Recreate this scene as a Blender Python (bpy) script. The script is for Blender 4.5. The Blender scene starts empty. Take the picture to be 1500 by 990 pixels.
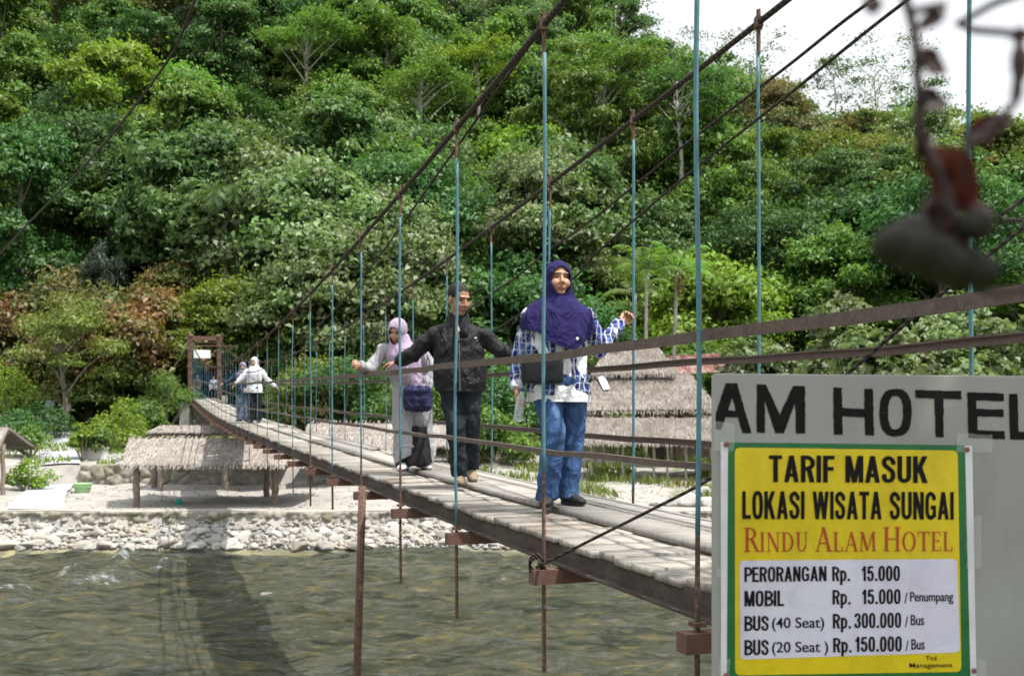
import bpy, bmesh, math, random
import numpy as np
from mathutils import Vector, Matrix, noise

rng = np.random.default_rng(11)
random.seed(11)
SC = bpy.context.scene
COL = SC.collection
V = Vector
PI = math.pi
F = 1500.0          # focal length of the photograph in its own pixels
HZ = 600.0          # its horizon row
WATER = -3.8


def at(px, py, Y):
    """point at depth Y behind photo position (px, py)"""
    return V(((px - 750) / F * Y, Y, (HZ - py) / F * Y))


# ------------------------------------------------------------------ objects
def obj(name, me, mat=None, parent=None, smooth=False, loc=None):
    if isinstance(me, bmesh.types.BMesh):
        bm = me
        bmesh.ops.recalc_face_normals(bm, faces=bm.faces[:])
        me = bpy.data.meshes.new(name)
        bm.to_mesh(me)
        bm.free()
    if mat is not None:
        me.materials.clear()
        for m in (mat if isinstance(mat, (list, tuple)) else [mat]):
            me.materials.append(m)
    if smooth:
        me.polygons.foreach_set('use_smooth', np.ones(len(me.polygons), bool))
    o = bpy.data.objects.new(name, me)
    COL.objects.link(o)
    if loc is not None:
        o.location = loc
    if parent is not None:
        o.parent = parent
    return o


def tag(o, label=None, cat=None, group=None, kind=None):
    if label: o['label'] = label
    if cat: o['category'] = cat
    if group: o['group'] = group
    if kind: o['kind'] = kind
    return o


def thing(name, label, cat, loc=(0, 0, 0), rz=0.0, group=None):
    o = bpy.data.objects.new(name, None)
    o.empty_display_size = 0.2
    COL.objects.link(o)
    o.location = loc
    o.rotation_euler = (0, 0, rz)
    return tag(o, label, cat, group)


def dup(root, loc, rz=0.0, scale=1.0, label=None, group=None, mats=None):
    r = root.copy()
    COL.objects.link(r)
    r.location = loc
    r.rotation_euler = (0, 0, rz)
    r.scale = (scale,) * 3 if not hasattr(scale, '__len__') else scale
    if label: r['label'] = label
    if group: r['group'] = group
    for ch in list(root.children):
        c = ch.copy()
        COL.objects.link(c)
        c.parent = r
        if mats and ch.name.split('.')[0] in mats:
            c.material_slots[0].link = 'OBJECT'
            c.material_slots[0].material = mats[ch.name.split('.')[0]]
        for g in list(ch.children):
            d = g.copy()
            COL.objects.link(d)
            d.parent = c
    return r


def np_mesh(name, v, f, attrs=None):
    me = bpy.data.meshes.new(name)
    v = np.ascontiguousarray(v, np.float32)
    f = np.ascontiguousarray(f, np.int32)
    me.vertices.add(len(v))
    me.vertices.foreach_set('co', v.ravel())
    me.loops.add(f.size)
    me.loops.foreach_set('vertex_index', f.ravel())
    me.polygons.add(len(f))
    me.polygons.foreach_set('loop_start', np.arange(0, f.size, f.shape[1], dtype=np.int32))
    me.update(calc_edges=True)
    for k, (dom, a) in (attrs or {}).items():
        at_ = me.attributes.new(k, 'FLOAT', dom)
        at_.data.foreach_set('value', np.ascontiguousarray(a, np.float32))
    return me


def grid_mesh(name, xs, ys, zf, attrs=None):
    X, Y = np.meshgrid(xs, ys)
    Z = zf(X, Y)
    nx, ny = len(xs), len(ys)
    i = np.arange(nx * ny).reshape(ny, nx)
    f = np.stack([i[:-1, :-1], i[:-1, 1:], i[1:, 1:], i[1:, :-1]], -1).reshape(-1, 4)
    v = np.stack([X, Y, Z], -1).reshape(-1, 3)
    at_ = {k: ('POINT', fn(X, Y).ravel()) for k, fn in (attrs or {}).items()}
    return np_mesh(name, v, f, at_)


# ------------------------------------------------------------------ shapes
def box(bm, c, s, M=None):
    vs = []
    for dx in (-.5, .5):
        for dy in (-.5, .5):
            for dz in (-.5, .5):
                p = V((dx * s[0], dy * s[1], dz * s[2]))
                if M: p = M @ p
                vs.append(bm.verts.new(p + V(c)))
    for q in ((0, 1, 3, 2), (4, 6, 7, 5), (0, 4, 5, 1), (2, 3, 7, 6), (0, 2, 6, 4), (1, 5, 7, 3)):
        bm.faces.new([vs[i] for i in q])
    return vs


def rect_sweep(bm, pts, side, w, h, up=V((0, 0, 1))):
    """rectangular bar along pts; w along side, h along up (full sizes)"""
    side = V(side).normalized()
    rings = []
    for p in pts:
        p = V(p)
        rings.append([bm.verts.new(p + side * (a * w / 2) + up * (b * h / 2)) for a, b in ((-1, -1), (1, -1), (1, 1), (-1, 1))])
    for r0, r1 in zip(rings, rings[1:]):
        for i in range(4):
            bm.faces.new((r0[i], r0[(i + 1) % 4], r1[(i + 1) % 4], r1[i]))
    bm.faces.new(rings[0][::-1])
    bm.faces.new(rings[-1])


def bar(bm, p0, p1, w, h, up=V((0, 0, 1))):
    p0, p1 = V(p0), V(p1)
    d = (p1 - p0).normalized()
    s = d.cross(up)
    if s.length < 1e-3: s = V((1, 0, 0))
    s.normalize()
    u = s.cross(d).normalized()
    rect_sweep(bm, [p0, p1], s, w, h, u)


def sweep(bm, pts, radii, seg=10, ref=V((1, 0, 0)), cap=True, round_ends=False):
    """tube through pts; radius is a number or (along ref, across)"""
    pts = [V(p) for p in pts]
    radii = [r if hasattr(r, '__len__') else (r, r) for r in radii]
    if round_ends:
        d0 = (pts[0] - pts[1]).normalized(); d1 = (pts[-1] - pts[-2]).normalized()
        r0, r1 = radii[0], radii[-1]
        m0, m1 = min(r0), min(r1)
        pts = [pts[0] + d0 * m0, pts[0] + d0 * m0 * .7] + pts + [pts[-1] + d1 * m1 * .7, pts[-1] + d1 * m1]
        k = lambda r, f: (r[0] * f, r[1] * f)
        radii = [k(r0, .15), k(r0, .71)] + radii + [k(r1, .71), k(r1, .15)]
    n = len(pts)
    rings = []
    a_prev = None
    for i in range(n):
        t = (pts[min(i + 1, n - 1)] - pts[max(i - 1, 0)])
        t = t.normalized() if t.length > 1e-9 else V((0, 0, 1))
        base = V(ref) if a_prev is None else a_prev
        a = base - t * base.dot(t)
        if a.length < .1:
            base = V((0, 1, 0)) if abs(t.y) < .9 else V((1, 0, 0))
            a = base - t * base.dot(t)
        a.normalize()
        if a_prev is None: a_prev = a
        else: a_prev = a
        b = t.cross(a)
        ra, rb = radii[i]
        rings.append([bm.verts.new(pts[i] + a * (ra * math.cos(2 * PI * j / seg)) + b * (rb * math.sin(2 * PI * j / seg))) for j in range(seg)])
    for r0, r1 in zip(rings, rings[1:]):
        for j in range(seg):
            bm.faces.new((r0[j], r0[(j + 1) % seg], r1[(j + 1) % seg], r1[j]))
    if cap:
        bm.faces.new(rings[0][::-1])
        bm.faces.new(rings[-1])
    return rings


def ell(bm, c, r, M=None, seg=16, rings=10):
    rr = []
    c = V(c)
    def P(p):
        p = V((p[0] * r[0], p[1] * r[1], p[2] * r[2]))
        return (M @ p if M else p) + c
    top = bm.verts.new(P((0, 0, 1))); bot = bm.verts.new(P((0, 0, -1)))
    for i in range(1, rings):
        th = PI * i / rings
        rr.append([bm.verts.new(P((math.sin(th) * math.cos(2 * PI * j / seg), math.sin(th) * math.sin(2 * PI * j / seg), math.cos(th)))) for j in range(seg)])
    for j in range(seg):
        k = (j + 1) % seg
        bm.faces.new((top, rr[0][j], rr[0][k]))
        bm.faces.new((bot, rr[-1][k], rr[-1][j]))
        for a, b in zip(rr, rr[1:]):
            bm.faces.new((a[j], b[j], b[k], a[k]))


def remesh(bm, voxel, smooth=3, name='m'):
    me = bpy.data.meshes.new(name)
    bmesh.ops.recalc_face_normals(bm, faces=bm.faces[:])
    bm.to_mesh(me); bm.free()
    o = bpy.data.objects.new('tmp', me)
    COL.objects.link(o)
    m = o.modifiers.new('r', 'REMESH'); m.mode = 'VOXEL'; m.voxel_size = voxel; m.use_smooth_shade = True
    if smooth:
        s = o.modifiers.new('s', 'SMOOTH'); s.factor = .5; s.iterations = smooth
    dg = bpy.context.evaluated_depsgraph_get()
    dg.update()
    out = bpy.data.meshes.new_from_object(o.evaluated_get(dg))
    out.name = name
    bpy.data.objects.remove(o)
    bpy.data.meshes.remove(me)
    out.materials.clear()
    return out


def displace(me, fn):
    """move every vertex along its normal by fn(co)"""
    me.update()
    n = len(me.vertices)
    co = np.empty(n * 3, np.float32); me.vertices.foreach_get('co', co); co = co.reshape(-1, 3)
    no = np.array([v.normal[:] for v in me.vertices], np.float32)
    d = np.array([fn(V(p)) for p in co.tolist()], np.float32)
    me.vertices.foreach_set('co', (co + no * d[:, None]).ravel())
    me.update()


def catenary(p0, p1, sag, n=14):
    p0, p1 = V(p0), V(p1)
    return [p0.lerp(p1, i / n) - V((0, 0, sag * 4 * (i / n) * (1 - i / n))) for i in range(n + 1)]


def spline(pts, n=6):
    pts = [V(p) for p in pts]
    out = []
    for i in range(len(pts) - 1):
        p0 = pts[max(i - 1, 0)]; p1 = pts[i]; p2 = pts[i + 1]; p3 = pts[min(i + 2, len(pts) - 1)]
        for k in range(n):
            t = k / n
            out.append(.5 * ((2 * p1) + (p2 - p0) * t + (2 * p0 - 5 * p1 + 4 * p2 - p3) * t * t + (3 * p1 - p0 - 3 * p2 + p3) * t ** 3))
    out.append(pts[-1])
    return out


# ------------------------------------------------------------------ materials
class N:
    def __init__(s, name):
        s.m = bpy.data.materials.new(name); s.m.use_nodes = True
        s.t = s.m.node_tree; s.t.nodes.clear()
        s.out = s.t.nodes.new('ShaderNodeOutputMaterial')

    def n(s, typ, **kw):
        nd = s.t.nodes.new('ShaderNode' + typ)
        for k, v in kw.items():
            if k.startswith('_'): setattr(nd, k[1:], v)
            else:
                key = int(k[1:]) if k[0] == 'i' and k[1:].isdigit() else k.replace('__', ' ')
                s.set(nd.inputs[key], v)
        return nd

    def set(s, inp, v):
        if isinstance(v, bpy.types.NodeSocket): s.t.links.new(v, inp)
        elif isinstance(v, (tuple, list)) and inp.type == 'RGBA' and len(v) == 3: inp.default_value = (*v, 1)
        else: inp.default_value = v

    def coord(s, which='Object', scale=(1, 1, 1)):
        tc = s.n('TexCoord')
        mp = s.n('Mapping', Vector=tc.outputs[which], Scale=scale)
        return mp.outputs[0]

    def noise(s, vec, scale, detail=4, rough=.6, dist=0):
        return s.n('TexNoise', Vector=vec, Scale=scale, Detail=detail, Roughness=rough, Distortion=dist).outputs[0]

    def ramp(s, fac, stops):
        r = s.n('ValToRGB', Fac=fac)
        e = r.color_ramp.elements
        while len(e) < len(stops): e.new(.5)
        for el, (p, c) in zip(e, stops):
            el.position = p
            el.color = (*c, 1) if hasattr(c, '__len__') else (c, c, c, 1)
        return r.outputs[0]

    def mix(s, f, a, b, mode='MIX'):
        m = s.n('Mix', _data_type='RGBA', _blend_type=mode)
        s.set(m.inputs[0], f); s.set(m.inputs[6], a); s.set(m.inputs[7], b)
        return m.outputs[2]

    def math(s, op, a, b=0.0):
        m = s.n('Math', _operation=op); s.set(m.inputs[0], a); s.set(m.inputs[1], b)
        return m.outputs[0]

    def bump(s, h, strength=.4, dist=.02):
        return s.n('Bump', Height=h, Strength=strength, Distance=dist).outputs[0]

    def pbr(s, color, rough=.7, normal=None, metal=0.0, spec=.4, **kw):
        p = s.n('BsdfPrincipled')
        s.set(p.inputs['Base Color'], color); s.set(p.inputs['Roughness'], rough)
        s.set(p.inputs['Metallic'], metal); s.set(p.inputs['Specular IOR Level'], spec)
        if normal: s.set(p.inputs['Normal'], normal)
        for k, v in kw.items(): s.set(p.inputs[k.replace('__', ' ')], v)
        return p.outputs[0]

    def done(s, shader):
        s.t.links.new(shader, s.out.inputs[0])
        return s.m


def mottled(name, c1, c2, scale=6, rough=.75, bump=.3, bdist=.01, stretch=(1, 1, 1), c3=None, fine=8, spec=.3, metal=0.0):
    k = N(name)
    v = k.coord('Object', stretch)
    a = k.noise(v, scale, 6, .65)
    b = k.noise(v, scale * fine, 3, .6)
    col = k.mix(k.ramp(a, [(.35, 0.0), (.65, 1.0)]), c1, c2)
    if c3: col = k.mix(k.ramp(b, [(.5, 0.0), (.68, 1.0)]), col, c3)
    col = k.mix(.35, col, k.ramp(b, [(.25, .45), (.75, 1.35)]), 'MULTIPLY')
    return k.done(k.pbr(col, rough, k.bump(k.math('ADD', k.math('MULTIPLY', b, .5), a), bump, bdist), metal, spec))


def leaf_mat(name, c, hue=.014, trans=.32, gloss=.022, var=.42, c2=None, split=.6):
    k = N(name)
    tint = k.n('Attribute', _attribute_name='tint').outputs['Fac']
    rnd = k.n('ObjectInfo').outputs['Random']
    h = k.math('ADD', .5 - hue, k.math('MULTIPLY', rnd, 2 * hue))
    h = k.math('ADD', h, k.math('MULTIPLY', k.math('SUBTRACT', tint, .5), hue * 1.2))
    if c2:
        pick = k.noise(k.coord('Object'), .55, 3, .6)
        c = k.mix(k.ramp(pick, [(split - .09, 0.0), (split + .03, 1.0)]), c, c2)
    val = k.math('ADD', 1 - var, k.math('MULTIPLY', tint, 2 * var))
    val = k.math('MULTIPLY', val, k.math('ADD', .8, k.math('MULTIPLY', rnd, .45)))
    col = k.n('HueSaturation', Hue=h, Saturation=1.0, Value=val, Color=c).outputs[0]
    d = k.n('BsdfDiffuse', Color=col).outputs[0]
    tr = k.n('BsdfTranslucent', Color=k.mix(1.0, col, (1.25, 1.3, .75), 'MULTIPLY')).outputs[0]
    g = k.n('BsdfGlossy', Color=(1, 1, 1, 1), Roughness=.5).outputs[0]
    s = k.n('MixShader', Fac=trans); k.t.links.new(d, s.inputs[1]); k.t.links.new(tr, s.inputs[2])
    s2 = k.n('MixShader', Fac=gloss); k.t.links.new(s.outputs[0], s2.inputs[1]); k.t.links.new(g, s2.inputs[2])
    return k.done(s2.outputs[0])
# ================================================================== camera, light, sky
cam = bpy.data.cameras.new('camera')
cam.sensor_width = 36; cam.lens = 36 * F / 1500
cam.shift_y = (HZ - 495) / 1500
cam.clip_start = .05; cam.clip_end = 3000
cam.dof.use_dof = True; cam.dof.focus_distance = 3.8; cam.dof.aperture_fstop = 7.0
co = bpy.data.objects.new('camera', cam); COL.objects.link(co)
co.rotation_euler = (PI / 2, 0, 0)
SC.camera = co

SUN = V((.415, -.20, 1.0)).normalized()
elev = math.asin(SUN.z); azim = math.atan2(SUN.x, SUN.y)
sl = bpy.data.lights.new('sun', 'SUN'); sl.energy = 4.3; sl.angle = math.radians(.53); sl.color = (1, .955, .88)
so = bpy.data.objects.new('sun', sl); COL.objects.link(so)
so.rotation_euler = SUN.to_track_quat('Z', 'Y').to_euler()
so.location = SUN * 60

wd = bpy.data.worlds.new('World'); SC.world = wd; wd.use_nodes = True
wt = wd.node_tree; wt.nodes.clear()
wo = wt.nodes.new('ShaderNodeOutputWorld'); bg = wt.nodes.new('ShaderNodeBackground')
sky = wt.nodes.new('ShaderNodeTexSky'); sky.sky_type = 'NISHITA'; sky.sun_disc = False
sky.sun_elevation = elev; sky.sun_rotation = azim; sky.dust_density = 2.0; sky.air_density = 1.0
tc = wt.nodes.new('ShaderNodeTexCoord')
mp = wt.nodes.new('ShaderNodeMapping'); mp.inputs['Scale'].default_value = (1, 1, 2.2)
nz = wt.nodes.new('ShaderNodeTexNoise'); nz.inputs['Scale'].default_value = 1.6; nz.inputs['Detail'].default_value = 6
rp = wt.nodes.new('ShaderNodeValToRGB')
rp.color_ramp.elements[0].position = .32; rp.color_ramp.elements[1].position = .5
mx = wt.nodes.new('ShaderNodeMix'); mx.data_type = 'RGBA'
wt.links.new(tc.outputs['Generated'], mp.inputs[0]); wt.links.new(mp.outputs[0], nz.inputs['Vector'])
wt.links.new(nz.outputs[0], rp.inputs[0]); wt.links.new(rp.outputs[0], mx.inputs[0])
sep = wt.nodes.new('ShaderNodeSeparateXYZ'); wt.links.new(tc.outputs['Generated'], sep.inputs[0])
up_ = wt.nodes.new('ShaderNodeValToRGB'); wt.links.new(sep.outputs['Z'], up_.inputs[0])
up_.color_ramp.elements[0].position = .40; up_.color_ramp.elements[0].color = (.50, .515, .535, 1)
up_.color_ramp.elements[1].position = .62; up_.color_ramp.elements[1].color = (1, 1.02, 1.06, 1)
gain = wt.nodes.new('ShaderNodeVectorMath'); gain.operation = 'SCALE'; gain.inputs['Scale'].default_value = 11.5
wt.links.new(up_.outputs[0], gain.inputs[0])
wt.links.new(sky.outputs[0], mx.inputs[6]); wt.links.new(gain.outputs[0], mx.inputs[7])
wt.links.new(mx.outputs[2], bg.inputs[0]); bg.inputs[1].default_value = .115
wt.links.new(bg.outputs[0], wo.inputs[0])

SC.view_settings.view_transform = 'Standard'
SC.view_settings.look = 'None'
SC.view_settings.exposure = .64
SC.view_settings.gamma = 1.0
SC.cycles.use_denoising = True
SC.cycles.max_bounces = 8
SC.cycles.transparent_max_bounces = 8
SC.cycles.sample_clamp_indirect = 6.0

# ================================================================== terrain
PY = [-60, 2.4, 3.2, 5.5, 7, 12, 20, 25, 27, 28.0, 29.30, 29.44, 38.50, 38.62, 45, 50, 56]
PZ = [-1.6, -1.6, -1.9, -3.5, -4.2, -4.6, -4.6, -4.4, -4.1, -3.78, -3.34, -2.97, -2.80, -2.12, -1.5, -.85, -.4]
RX = [-400, -110, -60, -25, 0, 15, 24, 35, 48, 65, 90, 400]
RZ = [70, 66, 60, 50, 43, 35, 29, 24, 16.5, 12, 10, 8]


def hill(x, y):
    R = np.interp(x, RX, RZ)
    u = np.clip((y - 55) / 80, 0, 1)
    s = u * (1 - .12 * np.sin(u * PI * 2))
    back = np.interp(y, [135, 190, 400], [1, .8, .6])
    bumps = 1.6 * np.sin(x * .13 + 1) * np.sin(y * .11) + 1.1 * np.sin(x * .07 - y * .2 + 2)
    return R * s * back + bumps * np.clip((y - 62) / 25, 0, 1)


def zt(x, y):
    x = np.asarray(x, float); y = np.asarray(y, float)
    z = np.interp(y, PY, PZ)
    right = np.clip((x + 9) / 3, 0, 1)            # right of the bridge foot the upper terrace is a plain slope
    z2 = np.interp(y, [29.44, 33, 45, 50, 56], [-2.97, -2.85, -1.9, -1.1, -.4])
    z = np.where(y > 29.44, z * (1 - right) + z2 * right, z)
    rough = .05 * np.sin(x * 1.7 + y * 2.3) * np.sin(x * .9 - y * 1.1) + .03 * np.sin(x * 4.1) * np.sin(y * 3.7 + 1)
    return z + rough * np.clip((y - 30) / 3, 0, 1) + hill(x, y)


def zg(x, y): return float(zt(x, y))


xs = np.concatenate([np.arange(-285, -110, 35), np.arange(-110, -30, 1.6), np.arange(-30, 26, .5), np.arange(26, 110, 1.6), np.arange(110, 300, 35)])
ys = np.concatenate([np.arange(-60, 0, 6), np.arange(0, 8, .4), np.arange(8, 27, 1.0), [27, 27.5, 28, 28.5, 29, 29.30, 29.44, 29.7],
                     np.arange(30.2, 38.4, .5), [38.5, 38.62], np.arange(39, 60, .8), np.arange(60, 145, 1.6), np.arange(145, 480, 25)])

k = N('earth')
v = k.coord('Object')
big = k.noise(v, .5, 5, .65); fine = k.noise(v, 9, 5, .7); mid = k.noise(v, 2.2, 4, .6)
sand = k.mix(k.ramp(mid, [(.35, 0.0), (.65, 1.0)]), (.255, .24, .218), (.345, .33, .304))
sand = k.mix(k.ramp(fine, [(.55, 0.0), (.72, 1.0)]), sand, (.30, .26, .20))
grass = k.mix(k.ramp(fine, [(.3, 0.0), (.7, 1.0)]), (.055, .085, .02), (.13, .15, .05))
gmask = k.n('Attribute', _attribute_name='green').outputs['Fac']
fac = k.ramp(k.math('ADD', gmask, k.math('MULTIPLY', k.math('SUBTRACT', big, .5), 1.4)), [(.45, 0.0), (.6, 1.0)])
col = k.mix(fac, sand, grass)
wet = k.n('Attribute', _attribute_name='wet').outputs['Fac']
stones = k.n('TexVoronoi', Vector=v, Scale=2.6).outputs['Color']
bed = k.mix(k.ramp(stones, [(.2, 0.0), (.9, 1.0)]), (.05, .05, .025), (.26, .23, .12))
bed = k.mix(k.ramp(mid, [(.4, 0.0), (.62, 1.0)]), bed, (.09, .09, .045))
col = k.mix(wet, col, bed)
M_EARTH = k.done(k.pbr(col, .9, k.bump(fine, .5, .03), spec=.2))


def green_mask(x, y):
    g = np.clip((y - 40) / 8, 0, 1)
    g = np.maximum(g, .42 * ((x > -4) & (y > 31)))
    g = np.maximum(g, .9 * (y < 3.4))
    return g


ground = obj('ground', grid_mesh('ground', xs, ys, zt, {'green': green_mask, 'wet': lambda x, y: np.clip((28.4 - y) / .6, 0, 1) * np.clip((y - 4) / 1, 0, 1)}), M_EARTH, smooth=True)
tag(ground, kind='structure')

# ------------------------------------------------------------------ river
FOAM = [(150, 846, 44, 6), (180, 833, 22, 3), (26, 862, 30, 5), (276, 829, 14, 3), (238, 835, 18, 2.5), (100, 846, 24, 3), (342, 862, 9, 2.5), (8, 868, 22, 4)]


def pix(X, Y):
    return X / Y * F + 750, HZ + 3.8 / Y * F


def foam(X, Y):
    px, py = pix(X, np.maximum(Y, 1))
    f = np.zeros_like(X)
    for a, b, w, h in FOAM:
        f = np.maximum(f, np.exp(-(((px - a) / w) ** 2 + ((py - b + .12 * (px - a)) / h) ** 2)))
    return f


def waves(X, Y):
    z = np.zeros_like(X)
    r2 = np.random.default_rng(5)
    for i in range(26):
        L = .35 * 1.13 ** i
        a = r2.normal(0, .55) + PI / 2 * r2.choice([.75, 1.0, 1.2])
        z += .021 * L ** .55 * np.sin((X * math.cos(a) + Y * math.sin(a)) * 2 * PI / L + r2.uniform(0, 6.28)) / 1.6
    f = foam(X, Y)
    return WATER + z * (1 + 1.2 * f) + .16 * f * (.6 + .4 * np.sin(X * 5 + Y * 3)) - .03


wx = np.concatenate([np.arange(-280, -30, 20), np.arange(-30, 20, .13), np.arange(20, 290, 20)])
wy = np.concatenate([np.arange(4.2, 10, .6), np.arange(10, 29.0, .11)])
k = N('river_water')
v = k.coord('Object', (.55, 1.35, 1))
n1 = k.noise(v, 1.1, 7, .68, .8); n2 = k.noise(v, 6.5, 6, .72, .6); n3 = k.noise(k.coord('Object', (.10, .3, 1)), .9, 4, .6)
n6 = k.noise(v, 17.0, 3, .6, .3)
n5 = k.noise(k.coord('Object', (1, 2.2, 1)), 3.2, 6, .7, .6)
n4 = k.noise(k.coord('Object', (.8, 1.6, 1)), 2.3, 3, .5)
murk = k.mix(k.ramp(n3, [(.36, 0.0), (.66, 1.0)]), (.112, .126, .088), (.170, .170, .116))
murk = k.mix(k.ramp(n4, [(.53, 0.0), (.66, .9)]), murk, (.29, .25, .12))
murk = k.mix(k.ramp(n1, [(.38, .9), (.52, 0.0)]), murk, (.040, .050, .038))
murk = k.mix(k.ramp(k.noise(k.coord('Object', (.7, 2.2, 1)), 2.0, 5, .7, 1.2), [(.52, 0.0), (.66, .8)]), murk, (.20, .225, .205))
fm = k.n('Attribute', _attribute_name='foam').outputs['Fac']
fmask = k.ramp(k.math('ADD', k.math('MULTIPLY', fm, .42), k.math('MULTIPLY', k.math('SUBTRACT', n5, .5), 1.7)), [(.34, 0.0), (.60, .9)])
col = k.mix(fmask, murk, (.82, .86, .88))
hgt = k.math('ADD', k.math('MULTIPLY', n1, 1.0), k.math('ADD', k.math('MULTIPLY', n2, .85), k.math('MULTIPLY', n6, .16)))
nrm = k.bump(hgt, 1.0, .46)
surf = k.pbr(col, k.mix(fmask, (.05,) * 3, (.7,) * 3), nrm, spec=.5, IOR=1.333)
tr = k.n('BsdfTransparent', Color=(.70, .75, .60, 1)).outputs[0]
ms = k.n('MixShader', Fac=.16); k.t.links.new(surf, ms.inputs[1]); k.t.links.new(tr, ms.inputs[2])
M_WATER = k.done(ms.outputs[0])
river = obj('river', grid_mesh('river', wx, wy, waves, {'foam': foam}), M_WATER, smooth=True)
tag(river, kind='structure')

# ------------------------------------------------------------------ path of pale concrete up the far bank
M_CONC = mottled('pale_concrete', (.30, .315, .335), (.38, .39, .40), 3, .85, .2, .006, c3=(.33, .33, .33), fine=14)
bm = bmesh.new()
rows = [(29.9, -14.75, -13.0), (32, -15.6, -14.0), (35, -16.7, -15.2), (38.44, -17.7, -16.3)]
rows2 = [(38.7, -17.8, -16.3), (41, -18.9, -17.4), (44, -20.3, -18.7), (49, -22.4, -20.6)]
for rr in (rows, rows2):
    prev = None
    for (y0, xa, xb), (y1, xc, xd) in zip(rr, rr[1:]):
        for j in range(6):
            t = j / 6
            y = y0 + (y1 - y0) * t
            a = xa + (xc - xa) * t; b = xb + (xd - xb) * t
            cur = [bm.verts.new((x, y, zg(x, y) + .07)) for x in np.linspace(a, b, 6)]
            if prev:
                for i in range(5): bm.faces.new((prev[i], prev[i + 1], cur[i + 1], cur[i]))
            prev = cur
path = obj('path', bm, M_CONC, smooth=True)
tag(path, kind='structure')

# ================================================================== suspension bridge
BD = V((-.3445, .9388, 0)); BN = V((.9388, .3445, 0)); ZU = V((0, 0, 1))
_dt = [-3, 0, 3.85, 6.8, 8.3, 9.8, 11.3, 16, 25, 37, 50]
_dz = [-.60, -.65, -.68, -.69, -.67, -.635, -.60, -.51, -.36, .02, .52]
_pf = np.polyfit(_dt, _dz, 5)


def dz(t): return float(np.polyval(_pf, t))
def B(t, w, z): return V((2.8 - .367 * t + .00022 * t * t + w * BN.x, t + w * BN.y, z))
def cz(t, far=False):
    b = 1.28 if far else 1.10
    return b + (.00262 if t < 24 else (.0033 if far else .0036)) * (t - 24) ** 2


M_RUST = mottled('rusty_steel', (.075, .046, .036), (.13, .075, .055), 9, .8, .4, .004, c3=(.20, .12, .085), fine=6)
M_RUSTRED = mottled('red_oxide_steel', (.115, .060, .048), (.165, .088, .068), 10, .8, .3, .003, c3=(.07, .045, .04))
M_BROWN = mottled('brown_painted_bar', (.085, .058, .052), (.125, .088, .078), 14, .62, .3, .003, c3=(.12, .085, .072), fine=4)
M_TEAL = mottled('flaking_teal_paint', (.062, .185, .235), (.095, .245, .29), 22, .55, .2, .002, c3=(.12, .12, .10), fine=5)
M_DARKWOOD = mottled('dark_beam_wood', (.045, .034, .028), (.085, .066, .055), 5, .9, .6, .01, stretch=(1, .4, 1))
# wire rope: twisted strands
k = N('wire_rope')
v = k.coord('Object')
wv = k.n('TexWave', Vector=v, Scale=26.0, Distortion=1.0, _wave_type='BANDS', _bands_direction='DIAGONAL').outputs['Fac']
c_ = k.mix(k.noise(v, 8), (.035, .025, .022), (.085, .06, .05))
c_ = k.mix(wv, k.mix(1.0, c_, (.35, .35, .35), 'MULTIPLY'), c_)
M_ROPE = k.done(k.pbr(c_, .75, k.bump(wv, .8, .01), spec=.3))
M_PALEROPE = mottled('pale_rope', (.50, .46, .38), (.62, .58, .50), 12, .85, .3, .004)

# weathered planks
k = N('weathered_planks')
v = k.coord('Object')
rnd = k.n('Attribute', _attribute_name='tint').outputs['Fac']
along = k.n('Mapping', Vector=k.n('TexCoord').outputs['Object'], Rotation=(0, 0, -math.atan2(BN.y, BN.x)), Scale=(1.0, 9.0, 1.0)).outputs[0]
g1 = k.noise(along, 3.0, 6, .7); g2 = k.noise(v, 1.6, 5, .6)
c_ = k.ramp(rnd, [(0, (.23, .21, .19)), (.3, (.36, .335, .30)), (.75, (.43, .395, .345)), (1, (.30, .245, .19))])
c_ = k.mix(.85, c_, k.ramp(g1, [(.3, .42), (.62, 1.2)]), 'MULTIPLY')
c_ = k.mix(k.ramp(g2, [(.52, 0.0), (.64, .8)]), c_, (.16, .13, .11))
M_PLANK = k.done(k.pbr(c_, .92, k.bump(g1, .4, .005), spec=.12))
k = N('long_walk_boards')
along2 = k.n('Mapping', Vector=k.n('TexCoord').outputs['Object'], Rotation=(0, 0, -math.atan2(BD.y, BD.x)), Scale=(.6, 9.0, 1.0)).outputs[0]
v = k.coord('Object')
rnd = k.n('Attribute', _attribute_name='tint').outputs['Fac']
g1 = k.noise(along2, 3.0, 6, .7); g2 = k.noise(v, 2.2, 5, .6)
c_ = k.ramp(rnd, [(0, (.22, .205, .188)), (.5, (.33, .31, .283)), (1, (.41, .38, .34))])
c_ = k.mix(.8, c_, k.ramp(g1, [(.3, .48), (.62, 1.15)]), 'MULTIPLY')
c_ = k.mix(k.ramp(g2, [(.56, 0.0), (.7, .6)]), c_, (.16, .135, .115))
M_BOARD = k.done(k.pbr(c_, .92, k.bump(g1, .35, .004), spec=.12))

bridge = thing('suspension_bridge', 'long plank footbridge hung on wire cables and teal rods across the river', 'bridge', (0, 0, 0))


def tinted(name, boxes, mat, parent):
    """boxes: list of (8 corners, tint)"""
    v = np.array([b[0] for b in boxes]).reshape(-1, 3)
    q = np.array([(0, 1, 3, 2), (4, 6, 7, 5), (0, 4, 5, 1), (2, 3, 7, 6), (0, 2, 6, 4), (1, 5, 7, 3)])
    f = (q[None] + 8 * np.arange(len(boxes))[:, None, None]).reshape(-1, 4)
    t = np.repeat([b[1] for b in boxes], 6)
    return obj(name, np_mesh(name, v, f, {'tint': ('FACE', t)}), mat, parent)


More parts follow.
